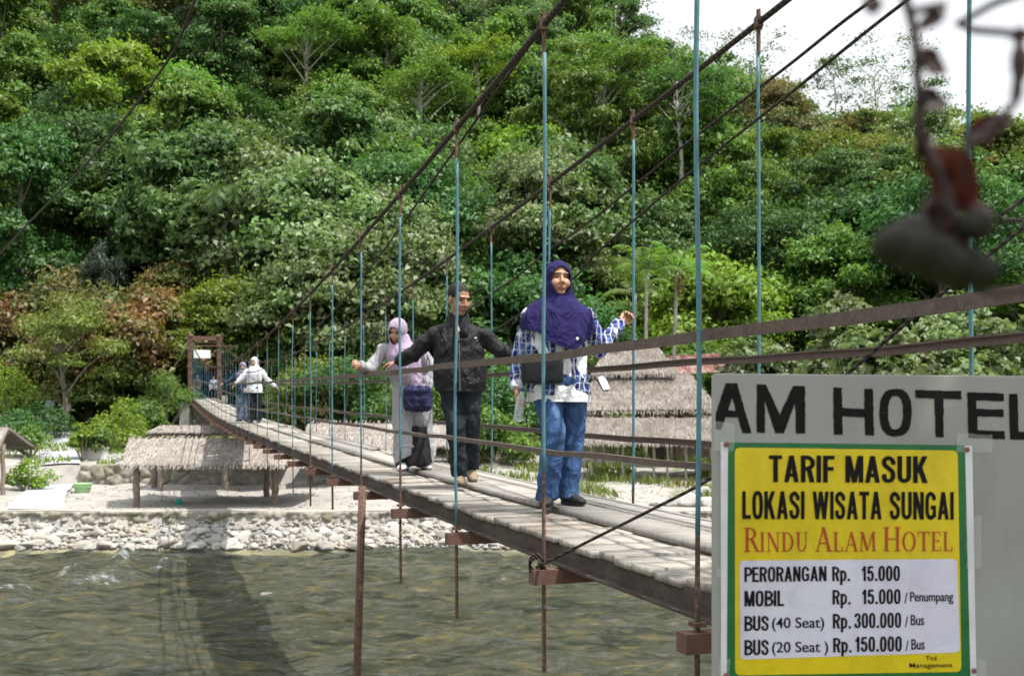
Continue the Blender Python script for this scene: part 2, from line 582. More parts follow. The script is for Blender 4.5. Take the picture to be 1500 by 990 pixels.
def plank(t0, t1, w0, w1, zo0, zo1, th, skew=0.0, lift=(0, 0)):
    out = []
    for t in (t0, t1):
        for w, l in ((w0, lift[0]), (w1, lift[1])):
            for z in (zo0 - th, zo0):
                tt = t + skew * w
                out.append(tuple(B(tt, w, dz(tt) + z + l)))
    return out


# cross planks: boards laid side by side, uneven ends and heights
bx_ = []
t = -2.0
while t < 50.4:
    w = random.choice([.14, .16, .18, .2, .22, .26])
    g = random.choice([.006, .009, .012, .018, .028]) if random.random() > .06 else .06
    l0, l1 = random.uniform(-.010, .011), random.uniform(-.010, .011)
    bx_.append((plank(t, t + w, -.525 - random.uniform(0, .035), .53 + random.uniform(-.02, .03), 0, 0, .032, random.uniform(-.02, .02), (l0, l1)), random.random()))
    t += w + g
tinted('deck_planking', bx_, M_PLANK, bridge)
# long boards laid over them on the far half of the deck
bx_ = []
for w0, w1, off in ((-.08, .205, 0), (.215, .50, 1.3)):
    t = -2.0 - off * .3
    while t < 50:
        L = random.uniform(2.4, 3.6)
        a, b = w0 + random.uniform(-.02, .015), w1 + random.uniform(-.01, .01)
        if not (w0 > .2 and random.random() < .15):
            n = max(2, int(L / .6))
            z0 = random.uniform(.034, .046)
            tt = random.random()
            tnext = t + L
            for i in range(n):       # follow the sag of the deck
                pass
            bx_.append((plank(max(t, -2), min(tnext, 50.2), a, b, z0, z0, .033), tt))
        t += L + random.uniform(.02, .12)
tinted('walk_boards', bx_, M_BOARD, bridge)

ts = np.arange(-2, 50.6, .7)
for w in (-.505, .505):
    bm = bmesh.new()
    rect_sweep(bm, [B(t, w, dz(t) - .085) for t in ts], BN, .05, .10)
    rect_sweep(bm, [B(t, w + (.028 if w > 0 else -.028), dz(t) - .128) for t in ts], BN, .085, .012)
    obj('edge_beam', bm, M_DARKWOOD, bridge)

HT = [4.074 + 1.46 * i for i in range(-4, 32)]
for i, t in enumerate(HT):
    bm = bmesh.new()
    p0, p1 = B(t, -.72, dz(t) - .182), B(t, .72, dz(t) - .182)
    rect_sweep(bm, [p0, p1], BD, .075, .075)
    obj('cross_beam', bm, M_RUSTRED if 0 < i < 16 else M_RUST, bridge)

for far in (False, True):
    s = 1 if far else -1
    bm = bmesh.new()
    tt = np.arange(-3.2, 50.01, .55)
    sweep(bm, [B(t, s * .65, cz(t, far)) for t in tt], [.0175] * len(tt), 10)
    obj('main_cable', bm, M_ROPE, bridge, smooth=True)
    for zo, hgt in ((.965, .042), (.465, .042 if far else .026)):
        bm = bmesh.new()
        pts = [B(t, s * .60, dz(t) + zo + .010 * max(0, 4 - t) + .006 * math.sin(t * 2.1 + s) + .004 * math.sin(t * 5.3)) for t in np.arange(-2, 50.4, .5)]
        rect_sweep(bm, pts, BN, .012, hgt)
        rect_sweep(bm, [p + V((0, 0, hgt / 2 - .004)) + BN * (-s * .012) for p in pts], BN, .022, .008)
        obj('hand_rail' if zo > .7 else 'mid_rail', bm, M_BROWN, bridge)
    for i, t in enumerate(HT):
        w = s * .65
        top = cz(t, far)
        low = dz(t) - .18
        jit = [random.uniform(-.012, .012) for _ in range(6)]
        bm = bmesh.new()
        z1 = top - random.uniform(.13, .2)
        z2 = low + random.uniform(.15, .55) if (i * 7 + far) % 3 else low + .1
        pts = [B(t + jit[0], w, z1), B(t + jit[1], w + jit[2], z1 * .66 + z2 * .34), B(t + jit[3], w + jit[4], z1 * .3 + z2 * .7), B(t, w, z2)]
        sweep(bm, spline(pts, 4), [.0098 if t < 9 else .0082 if t < 14 else .0062 if t < 24 else .0052] * 13, 8)
        h = obj('hanger_rod', bm, M_TEAL, bridge, smooth=True)
        bm = bmesh.new()                                    # the rusty clamp on the cable
        bar(bm, B(t, w, top + .075), B(t, w, z1 - .02), .022 if t < 14 else .014, .014 if t < 14 else .010, BN)
        box(bm, B(t, w, top), (.042, .05, .06))
        obj('cable_clamp', bm, M_RUST, h)
        bm = bmesh.new()                                    # the threaded lower end
        drop = random.choice([.08, .3, .42, .5]) if not far else .12
        drop = {3.85: .55, 5.34: .50, 6.82: .53, 8.2: .56}.get(min((3.85, 5.34, 6.82, 8.2), key=lambda q: abs(q + .22 - t)), drop) if (not far and t < 9) else drop
        sweep(bm, [B(t, w, z2), B(t + .004, w, low), B(t + .01, w + .005, low - drop)], [.0095 if t < 14 else .006, .0105 if t < 14 else .0065, .0115 if t < 14 else .007], 8)
        bar(bm, B(t, w, low + .055), B(t, w, low + .072), .05, .05, BN)
        obj('rod_end', bm, M_RUST, h)

# thinner ropes running beside the main cables
def ropes(pix, wofs, r, tail=()):
    pts = []
    for px, py in pix:
        k_ = (px - 750) / F
        Y = (2.8 + wofs / .9388) / (k_ + .367)
        pts.append(at(px, py, Y))
    bm = bmesh.new()
    p = spline(list(pts) + [V(q) for q in tail], 8)
    sweep(bm, p, [r] * len(p), 8)
    obj('steadying_rope', bm, M_ROPE, bridge, smooth=True)
ropes([(1010, -255), (820, 5), (652, 240), (540, 395), (462, 480)], -.58, .0085, [B(19.5, -.58, .72), B(30, -.60, 1.2)])
ropes([(1460, -110), (1275, 3), (1150, 100), (1000, 215), (880, 312), (800, 370), (735, 420)], .70, .0088, [B(13, .7, .9), B(20, .68, .75)])
ropes([(1480, -105), (1310, 15), (1150, 143), (1000, 262), (880, 365), (800, 436)], .62, .0085, [B(12.5, .62, .52), B(19, .62, .55)])
# stay rope from the near bracket up across the deck
bm = bmesh.new()
P0 = B(HT[5] - .02, -.70, dz(HT[5]) - .13)
t5 = HT[5]
pts = [P0, at(875, 786, 4.95), at(955, 746, 4.6), at(1047, 697, 4.35), at(1150, 622, 4.1), at(1250, 540, 3.9), at(1360, 446, 3.7), at(1497, 335, 3.5), at(1700, 180, 3.2), B(-2.6, .62, 2.3)]
pts = spline(pts, 5)
sweep(bm, pts, [.0075] * len(pts), 8)
for j in range(3):
    ringp = [P0 + V((.035 * math.cos(a), .02, .045 * math.sin(a) + .012 * j)) for a in np.linspace(0, 2 * PI, 12)]
    sweep(bm, ringp, [.007] * 12, 6)
obj('stay_rope', bm, M_ROPE, bridge, smooth=True)
# leaning rusty prop under the near edge
bm = bmesh.new()
Yp = 9.57
sweep(bm, [at(531, 712, Yp), at(527, 850, Yp), at(523, 990, Yp), at(519, 1130, Yp), at(516, 1230, Yp)], [.036, .037, .036, .037, .036], 10)
obj('prop_pole', bm, M_RUST, bridge, smooth=True)

# the far portal the cables hang from
tg = 50.3
def gate_post(w):
    bm = bmesh.new()
    bar(bm, B(tg, w, -1.3), B(tg, w, 3.52), .19, .17, BD)
    for z in np.arange(.8, 3.4, .42):
        box(bm, B(tg, w, z), (.21, .21, .03))
    obj('portal_post', bm, M_RUSTRED, bridge)
for w in (-.68, .68): gate_post(w)
bm = bmesh.new()
bar(bm, B(tg, -.85, 3.50), B(tg, .85, 3.50), .18, .20)
bar(bm, B(tg - .1, -.62, 3.12), B(tg - .1, 1.5, 3.16), .05, .05)
bar(bm, B(tg, -.62, 3.3), B(tg, .62, 3.3), .06, .06)
obj('portal_beam', bm, M_RUSTRED, bridge)
for w in (-.65, .65):
    bm = bmesh.new()
    ell(bm, B(tg, w, 3.6), (.15, .15, .12))
    obj('cable_saddle', bm, M_RUST, bridge, smooth=True)
for w in (-1, 1):
    bm = bmesh.new()
    pts = catenary(B(tg, .66 * w, 3.55), B(tg + 4.2, (2.9 if w < 0 else 1.2) * w, zg(*B(tg + 4.2, 2.9 * w, 0)[:2]) + .4), .22)
    sweep(bm, pts, [.035] * len(pts), 8)
    obj('anchor_cable', bm, M_PALEROPE, bridge, smooth=True)
# the near portal, beside the camera
for w in (-.7, .7):
    bm = bmesh.new()
    bar(bm, B(-3.2, w, -1.7), B(-3.2, w, 3.1), .13, .13, BD)
    obj('portal_post', bm, M_RUSTRED, bridge)
bm = bmesh.new(); bar(bm, B(-3.2, -.85, 3.0), B(-3.2, .85, 3.0), .14, .12); obj('portal_beam', bm, M_RUSTRED, bridge)
# stone abutments under both ends
M_STONE = None
k = N('mortared_stone')
v = k.coord('Object')
vo = k.n('TexVoronoi', Vector=v, Scale=3.2, Randomness=.9)
ed = k.n('TexVoronoi', Vector=v, Scale=3.2, Randomness=.9, _feature='DISTANCE_TO_EDGE').outputs['Distance']
sc_ = k.ramp(vo.outputs['Color'], [(.1, (.20, .185, .16)), (.5, (.32, .30, .26)), (.9, (.42, .39, .34))])
nn = k.noise(v, 12, 5)
sc_ = k.mix(.5, sc_, k.ramp(nn, [(.3, .6), (.7, 1.25)]), 'MULTIPLY')
sc_ = k.mix(k.ramp(ed, [(.02, 0.0), (.07, 1.0)]), (.24, .225, .20), sc_)
moss = k.ramp(k.noise(v, 1.3, 4), [(.52, 0.0), (.66, .65)])
sc_ = k.mix(moss, sc_, (.10, .115, .05))
M_STONE = k.done(k.pbr(sc_, .9, k.bump(k.math('ADD', k.ramp(ed, [(0, 0.0), (.12, 1.0)]), k.math('MULTIPLY', nn, .3)), .8, .05), spec=.2))
bm = bmesh.new()
rect_sweep(bm, [B(49.5, 0, -.35), B(56, 0, -.30)], BN, 2.1, 1.55)
for w in (-1, 1): rect_sweep(bm, [B(49.45, w * .9, .52), B(55, w * .9, .55)], BN, .28, .34)
obj('far_abutment', bm, M_STONE, bridge)
bm = bmesh.new(); rect_sweep(bm, [B(-6, 0, -1.35), B(-1.6, 0, -1.35)], BN, 1.6, 1.25); obj('near_abutment', bm, M_STONE, bridge)

# hanging notice and barred panel of the far portal
nb = thing('notice_board', 'small white notice board hung under the top beam of the far rusty bridge portal', 'sign', B(tg - .18, -.12, 2.72))
M_WHITE = mottled('faded_white_paint', (.72, .73, .74), (.80, .81, .81), 5, .6, .1, .003)
M_INK = mottled('faded_grey_ink', (.20, .21, .22), (.30, .30, .32), 9, .7, .1, .003)
rz = math.atan2(BN.y, BN.x)
bm = bmesh.new(); box(bm, (0, 0, 0), (.78, .03, .40)); o = obj('board', bm, M_WHITE, nb); 
bm = bmesh.new(); bar(bm, (-.3, 0, .2), (-.3, 0, .42), .02, .02, V((0, 1, 0))); bar(bm, (.3, 0, .2), (.3, 0, .42), .02, .02, V((0, 1, 0))); obj('hanging_strap', bm, M_RUST, nb)
nb.rotation_euler = (0, 0, rz)
grille = thing('barred_gate', 'tall dark teal barred gate standing open behind the far bridge portal', 'gate', B(53.5, 0, .48), rz)
bm = bmesh.new()
for x in np.linspace(-.72, .72, 11): bar(bm, (x, 0, .05), (x, 0, 2.5), .024, .024, V((0, 1, 0)))
for z in (.12, 1.25, 2.45): bar(bm, (-.75, .03, z), (.75, .03, z), .04, .03)
obj('bars', bm, mottled('dark_teal_paint', (.02, .10, .11), (.03, .14, .15), 8), grille)

# thin cable crossing the upper left of the view
bm = bmesh.new()
pts = spline([at(-90, 470, 40), at(20, 350, 30), at(130, 236, 23), at(235, 105, 17), at(285, 3, 14), at(420, -330, 9), V((-.6, 3.0, 3.4)), V((1.6, -2.4, 3.3))], 8)
sweep(bm, pts, [.03 - .018 * i / len(pts) for i in range(len(pts))], 8)
tag(obj('overhead_cable', bm, M_ROPE, smooth=True), 'single dark cable slanting across the forest high above the thatched shelters', 'cable')
# ================================================================== vegetation
def leaves(cent, nrm, size, aspect=.5, droop=.25, seed=0, tintv=None):
    """one folded leaf (two triangles' worth of quad) at every centre"""
    r = np.random.default_rng(seed)
    n = len(cent)
    nrm = nrm / (np.linalg.norm(nrm, axis=1, keepdims=True) + 1e-9)
    a = r.normal(size=(n, 3))
    a -= nrm * (a * nrm).sum(1, keepdims=True)
    a /= np.linalg.norm(a, axis=1, keepdims=True) + 1e-9
    b = np.cross(nrm, a)
    s = (size * r.uniform(.5, 1.45, n))[:, None]
    wd_ = s * aspect * r.uniform(.8, 1.2, n)[:, None]
    base = cent - a * s * .5
    tip = cent + a * s * .5 - nrm * s * droop - np.array([0, 0, 1.0]) * s * droop * .4
    l = cent + b * wd_ * .5 + nrm * s * .06
    rr = cent - b * wd_ * .5 + nrm * s * .06
    v = np.stack([base, rr, tip, l], 1).reshape(-1, 3)
    f = np.arange(4 * n).reshape(n, 4)
    t = np.clip(r.normal(.5, .2, n) if tintv is None else tintv + r.normal(0, .14, n), 0, 1)
    return v, f, t


def clump_points(r, c, rad, n, flat=.75, lowcut=-.35):
    d = r.normal(size=(n * 2, 3)); d /= np.linalg.norm(d, axis=1, keepdims=True)
    d = d[d[:, 2] > lowcut][:n]
    while len(d) < n:
        e = r.normal(size=(n, 3)); e /= np.linalg.norm(e, axis=1, keepdims=True)
        d = np.concatenate([d, e[e[:, 2] > lowcut]])[:n]
    rr = rad * (.55 + .5 * r.random(n) ** .6)
    # each clump is itself ragged
    rr *= 1 + .28 * np.sin(d[:, 0] * 5 + c[0] * 3) * np.sin(d[:, 1] * 6 + c[1]) + .15 * np.sin(d[:, 2] * 9 + c[0])
    p = c + d * rr[:, None] * np.array([1, 1, flat])
    return p, d


def crown_mesh(seed, R, H, base, ncl, nleaf, leaf, shape='dome', aspect=.5, droop=.25, flat=.7, clr=(.26, .42), loose=.05, sep=.26):
    r = np.random.default_rng(seed)
    cs, P, D, T = [], [], [], []
    for i in range(ncl):
        for _ in range(40):
            u = r.random(); a = r.uniform(0, 2 * PI)
            if shape == 'dome':
                z = u ** .8; rad = math.sqrt(max(0, 1 - (z * 1.02) ** 2)) * r.uniform(.45, .95) if z < .97 else 0
            elif shape == 'tall':
                z = u; rad = (math.sin(PI * (.12 + .83 * z)) ** .8) * r.uniform(.35, .9)
            elif shape == 'umbrella':
                z = .62 + .3 * u; rad = math.sqrt(r.random()) * .95; z += .12 * (1 - rad ** 2)
            elif shape == 'open':
                z = u; rad = (.35 + .65 * math.sin(PI * min(z, 1) * .8)) * r.uniform(.3, 1)
            c = np.array([R * rad * math.cos(a), R * rad * math.sin(a), base + H * z])
            if all(np.linalg.norm((c - q) / np.array([1, 1, .8])) > R * sep for q in cs): break
        cs.append(c)
    w = []
    for c in cs:
        cr = R * r.uniform(*clr)
        w.append(cr)
    tot = sum(x * x for x in w)
    for c, cr in zip(cs, w):
        n = int(nleaf * cr * cr / tot)
        p, d = clump_points(r, c, cr, n, flat)
        lo = r.random(n) < loose
        p = p + lo[:, None] * r.normal(0, .10 * R, (n, 3))
        P.append(p); D.append(d + r.normal(0, .55, (n, 3)) + np.array([0, 0, .45])); T.append(np.full(n, np.clip(r.normal(.5, .13), .2, .8)))
    P = np.concatenate(P); D = np.concatenate(D); T = np.concatenate(T)
    v, f, t = leaves(P, D, leaf, aspect, droop, seed + 1, T)
    me = np_mesh('crown', v, f, {'tint': ('FACE', t)})
    return me, cs


def trunk_mesh(seed, h, r0, cs, bend=.6, n=9, start=.35):
    r = np.random.default_rng(seed)
    bm = bmesh.new()
    bx, by = r.normal(0, bend, 2)
    tp = [V((bx * (z / h) ** 1.5 + .12 * math.sin(z * .9 + seed), by * (z / h) ** 1.5 + .1 * math.cos(z * 1.1), z)) for z in np.linspace(-1.2, h, 9)]
    rd = [r0 * (1.35 if i == 0 else 1.1 - .75 * i / 8) for i in range(9)]
    sweep(bm, tp, rd, 8)
    for c in [cs[i] for i in r.permutation(len(cs))[:n]]:
        c = V(c)
        z = min(h * .97, max(h * start, c.z - (c.xy.length) * r.uniform(.6, 1.1)))
        q = min(7.999, max(0, (z + 1.2) / (h + 1.2) * 8)); i = int(q)
        s = tp[i].lerp(tp[i + 1], q - i)
        m = s.lerp(c, .5) + V((r.normal(0, .15), r.normal(0, .15), .25))
        sweep(bm, spline([s, m, c], 3), [rd[i] * .97, rd[i] * .45, rd[i] * .36, rd[i] * .3, rd[i] * .24, rd[i] * .15, rd[i] * .07], 5)
    return bm


M_LEAF = dict(
    mid=leaf_mat('mid_green_leaves', (.104, .184, .036), c2=(.150, .215, .046)),
    deep=leaf_mat('deep_green_leaves', (.050, .115, .030), c2=(.080, .150, .036)),
    blue=leaf_mat('bluish_green_leaves', (.080, .148, .046), c2=(.122, .186, .058)),
    lime=leaf_mat('yellow_green_leaves', (.170, .262, .030), trans=.38),
    pale=leaf_mat('pale_broad_leaves', (.125, .195, .062), gloss=.03, var=.5, c2=(.190, .235, .115), split=.56),
    olive=leaf_mat('olive_leaves', (.140, .180, .036), c2=(.165, .150, .045)),
    bronze=leaf_mat('bronze_leaves', (.100, .135, .040), c2=(.140, .115, .045), split=.52),
    rust=leaf_mat('rust_brown_leaves', (.205, .115, .050), var=.5, c2=(.120, .150, .040), split=.54),
    grey=leaf_mat('grey_green_fronds', (.050, .068, .048)),
    fern=leaf_mat('bright_fern_green', (.115, .215, .038), trans=.4),
    straw=leaf_mat('dry_straw_leaves', (.30, .22, .10)),
)
M_BARK = mottled('grey_bark', (.16, .14, .115), (.27, .245, .205), 3, .9, .6, .02, stretch=(1, 1, .3), c3=(.10, .09, .07))
M_PALEBARK = mottled('pale_bark', (.33, .31, .27), (.43, .40, .355), 3, .9, .4, .02, stretch=(1, 1, .3), c3=(.2, .18, .15))


def make_tree(name, label, seed, R, H, base, ncl, nleaf, leaf, mat, shape='dome', trunk=True, bark=None, group=None, r0=.22, nb=9, start=.35, **kw):
    t = thing(name, label, 'tree', (0, -500, 0), 0, group)
    clr = kw.pop('clr', (.26, .42))
    me, cs = crown_mesh(seed, R, H, base, int(ncl * 1.8), int(nleaf * 1.3), leaf * .92, shape, clr=(clr[0] * .62, clr[1] * .78), loose=.16, sep=.19, **kw)
    obj('crown', me, mat, t, smooth=False)
    obj('trunk', trunk_mesh(seed + 5, base + H * .72, r0, cs, n=nb, start=start), bark or M_BARK, t, smooth=True)
    return t


# ------------------------------------------------------------------ kinds of forest tree
KIND = {}
KIND['dome_a'] = make_tree('forest_tree', '', 21, 4.8, 6.0, 4.2, 22, 17000, .31, M_LEAF['mid'])
KIND['dome_b'] = make_tree('forest_tree', '', 22, 5.4, 5.2, 5.0, 26, 17000, .30, M_LEAF['mid'], aspect=.42)
KIND['dome_c'] = make_tree('forest_tree', '', 23, 4.2, 6.6, 4.0, 20, 15000, .34, M_LEAF['mid'], flat=.85)
KIND['tall_a'] = make_tree('forest_tree', '', 24, 3.6, 9.5, 4.0, 24, 15000, .31, M_LEAF['mid'], 'tall')
KIND['tall_b'] = make_tree('forest_tree', '', 25, 4.0, 8.0, 4.6, 20, 14000, .33, M_LEAF['mid'], 'tall', flat=.6)
KIND['open_a'] = make_tree('forest_tree', '', 26, 4.8, 8.5, 5.5, 16, 9000, .31, M_LEAF['mid'], 'open', bark=M_PALEBARK, clr=(.22, .34), nb=14, flat=.5)
KIND['umb_a'] = make_tree('forest_tree', '', 27, 5.2, 7.0, 7.0, 17, 10000, .29, M_LEAF['mid'], 'umbrella', bark=M_PALEBARK, flat=.42, clr=(.2, .32), nb=14, start=.6)
KIND['broad'] = make_tree('forest_tree', '', 28, 4.6, 6.0, 3.4, 26, 24000, .27, M_LEAF['pale'], aspect=.72, droop=.3)
KIND['bushy'] = make_tree('forest_tree', '', 29, 3.6, 4.2, 1.0, 18, 13000, .26, M_LEAF['mid'], clr=(.3, .46))
SHAPES = list(KIND)

WORD = dict(mid='mid green', deep='dark green', blue='bluish green', lime='yellow green', pale='pale green', olive='olive', bronze='bronze brown', rust='rust brown', fern='bright green')
FORM = dict(dome_a='round crowned', dome_b='wide spreading', dome_c='high domed', tall_a='tall narrow', tall_b='tall bushy', open_a='loose limbed', umb_a='flat topped', broad='broad leaved', bushy='low bushy')


def where(px, py):
    band = 'on the skyline' if (px > 900 and py < (px - 900) * .36 + 60) else 'high on the slope' if py < 130 else 'halfway up the slope' if py < 290 else 'low on the slope'
    col = 'at far left' if px < 190 else 'over the portal' if px < 430 else 'behind the lilac veil' if px < 720 else 'behind the navy veil' if px < 960 else 'above the red metal roof' if px < 1140 else 'above the hotel wall'
    return band, col


used_kind = set()
def put_tree(kind, mat, x, y, s, rz, label, group=None, dzz=0.0):
    src = KIND[kind]
    z = zg(x, y) + dzz
    return dup(src, (x, y, z), rz, s, label, group, {'crown': M_LEAF[mat]})


SPECIAL = []   # (px of crown centre, py of crown centre, Y, kind, leaf, scale, label)
SP = SPECIAL.append
SP((235, 150, 104, 'dome_b', 'olive', 1.45, 'large olive topped tree standing out of the darker forest high on the left slope'))
SP((255, 265, 92, 'dome_a', 'olive', 1.20, 'rounded olive green tree just below the large olive topped one'))
SP((655, 285, 73, 'dome_c', 'lime', .95, 'bright yellow green tree halfway up, behind the black jacketed man'))
SP((770, 235, 78, 'dome_a', 'lime', .9, 'yellow green tree next to the brightest one, behind the navy veil'))
SP((875, 90, 92, 'umb_a', 'mid', 1.15, 'light green umbrella crowned tree on a bare pale trunk'))
SP((1003, 140, 88, 'open_a', 'blue', 1.15, 'tall tree with forked pale limbs near the sky edge'))
SP((1238, 235, 96, 'dome_c', 'bronze', 1.35, 'bronze brown domed tree under the skyline gap'))
SP((1130, 175, 104, 'dome_a', 'bronze', 1.1, 'browned round tree left of the bronze dome'))
SP((440, 60, 108, 'open_a', 'mid', 1.3, 'tall thin tree with bare grey limbs near the top of the forest'))
SP((690, 150, 96, 'dome_b', 'mid', 1.1, 'wide feathery tree below the thick cable, upper middle slope'))
SP((60, 240, 84, 'dome_a', 'blue', 1.2, 'bluish green domed tree at the left end of the slope'))
SP((40, 330, 72, 'dome_c', 'fern', 1.1, 'bright green tree at the left end of the slope, below the bluish dome'))
SP((1060, 110, 112, 'dome_b', 'mid', 1.15, 'spreading tree on the ridge left of the thin hilltop tree'))
SP((1130, 75, 118, 'open_a', 'blue', 1.0, 'loose limbed tree with sky showing through on the ridge'))
SP((1170, 330, 72, 'dome_b', 'fern', .95, 'bright leafy tree between the teal rods right of the navy veil'))
SP((480, 225, 74, 'broad', 'blue', 1.1, 'dark broad leaved tree upslope of the pale ones'))
SP((380, 300, 62, 'broad', 'pale', 1.05, 'pale broad leaved tree left of the main cable'))
SP((455, 330, 59, 'broad', 'pale', 1.05, 'pale silvery tree with large leaves where the main cable dips'))
SP((555, 345, 57, 'broad', 'pale', .95, 'silvery broad leaved tree between the first hangers'))
SP((500, 430, 54, 'broad', 'pale', .85, 'pale large leaved tree low behind the lilac veiled woman'))
SP((590, 420, 55, 'broad', 'pale', .85, 'pale large leaved tree low between the lilac veil and the man'))
SP((690, 400, 60, 'dome_c', 'mid', .8, 'dense green tree directly behind the man in black'))
SP((760, 440, 56, 'bushy', 'deep', 1.1, 'dark bushy tree in the gap between the man and the navy veil'))
SP((880, 430, 60, 'dome_a', 'mid', .75, 'mid green tree behind the hand on the teal rod'))
SP((1040, 420, 58, 'bushy', 'lime', 1.0, 'yellowish bushy tree right of the slim palms'))
SP((420, 470, 56, 'bushy', 'mid', 1.0, 'green bushy tree right of the rusty portal'))
SP((350, 430, 60, 'dome_a', 'fern', .7, 'fresh green tree over the rusty portal'))
SP((212, 425, 52.5, 'bushy', 'rust', .85, 'rust brown leaved tree left of the rusty portal'))
SP((250, 395, 57, 'dome_c', 'rust', .50, 'smaller rust brown treetop beside the yellow green one'))
SP((312, 402, 53.5, 'dome_c', 'lime', .50, 'yellow green tree beside the rust brown ones'))
SP((20, 440, 56, 'bushy', 'rust', .7, 'reddish brown tree at the left edge of the slope'))
SP((158, 452, 52.5, 'bushy', 'mid', .62, 'small green bushy tree under the weeping grey tree'))
SP((135, 330, 70, 'dome_a', 'mid', .9, 'mid green tree over the weeping grey tree'))
SP((200, 500, 58, 'bushy', 'olive', 1.0, 'olive bushy tree behind the small grey stemmed tree'))
SP((110, 455, 57, 'bushy', 'bronze', .85, 'brownish thinning tree behind the small grey stemmed tree'))
special_xy = []
for px, py, Y, kind, lf, s, label in SPECIAL:
    src = KIND[kind]
    cr = [c for c in src.children if c.name.startswith('crown')][0]
    zc = sum(v[2] for v in cr.bound_box) / 8 * s
    p = at(px, py, Y)
    root = thing('x', '', 'tree') if False else None
    dzz = p.z - zc - zg(p.x, p.y)
    dzz = max(-2.6, min(1.2, dzz))       # the tree stays rooted in the slope
    r = dup(src, (p.x, p.y, zg(p.x, p.y) + min(dzz, 0)), random.uniform(0, 6.28), s * (1 + max(0, dzz) / (zc + 1e-6)), label, None, {'crown': M_LEAF[lf]})
    special_xy.append((p.x, p.y, 3.2 * s))

groups = {}
rows = 0
Y = 60.0
while Y < 140:
    sp = 5.0 + (Y - 60) * .035
    x = -(.52 * Y + 5) + random.uniform(0, sp)
    while x < .52 * Y + 5:
        xx, yy = x + random.uniform(-1.4, 1.4), Y + random.uniform(-1.6, 1.6)
        x += sp * random.uniform(.85, 1.25)
        zz = zg(xx, yy)
        px, py = xx / yy * F + 750, HZ - (zz + 6) / yy * F
        if py < -70 or px < -110 or px > 1610: continue
        if any((xx - a) ** 2 + (yy - b) ** 2 < c * c for a, b, c in special_xy): continue
        nz_ = noise.noise(V((xx * .045, yy * .045, 3.3))); nz2 = noise.noise(V((xx * .07 + 9, yy * .07, 1.1)))
        kd = random.choices(SHAPES, [4, 4, 3.5, 3, 3, 1.5, 1.3, 1.2 if py > 180 else .4, 1.5])[0]
        wts = dict(mid=3.2, deep=2.2 + 2.5 * nz_ + (2.0 if px < 420 and py < 220 else 0), blue=1.8 - nz_, lime=1.2 + 1.8 * nz2, fern=1.7 + nz2, olive=.45 - .8 * nz2, bronze=.06 + (.9 if px > 1050 and py < 330 else 0), pale=.35 if py < 200 else .9)
        lf = random.choices(list(wts), [max(.02, q) for q in wts.values()])[0]
        if kd == 'broad': lf = random.choice(['pale', 'mid', 'blue'])
        band, colw = where(px, py)
        lab = f'{WORD[lf]} {FORM[kd]} tree {band}, {colw}'
        s = random.uniform(.82, 1.28)
        if py < (px - 900) * .36 + 60: s *= random.uniform(.7, 1.05)
        put_tree(kd, lf, xx, yy, s, random.uniform(0, 6.28), lab, 'forest trees covering the hillside')
    Y += sp * .88

# thin trees standing on the skyline
M_WISP = leaf_mat('wispy_hilltop_leaves', (.075, .125, .05))
def skyline_tree(px, py_top, Y, R, label, seed, n, wisp, name='skyline_tree', mat=None, deep=1.0, tr=.16, leaf=.42):
    p = at(px, 0, Y)
    g = zg(p.x, Y)
    h = (HZ - py_top) / F * Y - g
    t = thing(name, label, 'tree', (p.x, Y, g))
    r = np.random.default_rng(seed)
    cs = []
    P, D = [], []
    for i in range(n):
        a = r.uniform(0, 6.28); q = math.sqrt(r.random()) * R
        c = np.array([q * math.cos(a), q * math.sin(a), h - .4 - r.choice([0, .12, .28, .5]) * h * .5 * deep - .12 * q])
        cs.append(c)
        m = int(wisp * r.uniform(.6, 1.3))
        e = r.normal(size=(m, 3)) * np.array([R * .2, R * .2, .13 * R * .5])
        P.append(c + e); D.append(r.normal(0, .5, (m, 3)) + np.array([0, 0, 1.0]))
    P = np.concatenate(P); D = np.concatenate(D)
    v, f, tt = leaves(P, D, leaf, .4, .2, seed)
    obj('crown', np_mesh('crown', v, f, {'tint': ('FACE', tt)}), mat or M_WISP, t)
    obj('trunk', trunk_mesh(seed, h * .93, tr, cs, .5, min(n, 14), .45 if deep == 1.0 else .7), M_PALEBARK, t, smooth=True)
skyline_tree(1283, 62, 128, 5.6, 'thin wispy tree with flat layers of leaves on the skyline gap', 71, 26, 60)
skyline_tree(1228, 88, 126, 3.6, 'short tufted tree at the left of the wispy skyline tree', 72, 12, 110)
skyline_tree(1345, 120, 126, 3.6, 'sparse tree behind the hanging red twig on the skyline', 73, 14, 80)
skyline_tree(1060, 38, 124, 4.6, 'feathery thin crowned tree near the teal rod on the skyline', 74, 20, 60)
skyline_tree(1120, 50, 122, 3.6, 'bare limbed small tree just right of the feathery one', 75, 14, 40)
skyline_tree(905, -10, 120, 4.2, 'lacy treetop where the white sky begins at the top edge', 76, 16, 60)
skyline_tree(1425, 188, 122, 4.0, 'low sparse tree at the right end of the skyline', 77, 14, 80)

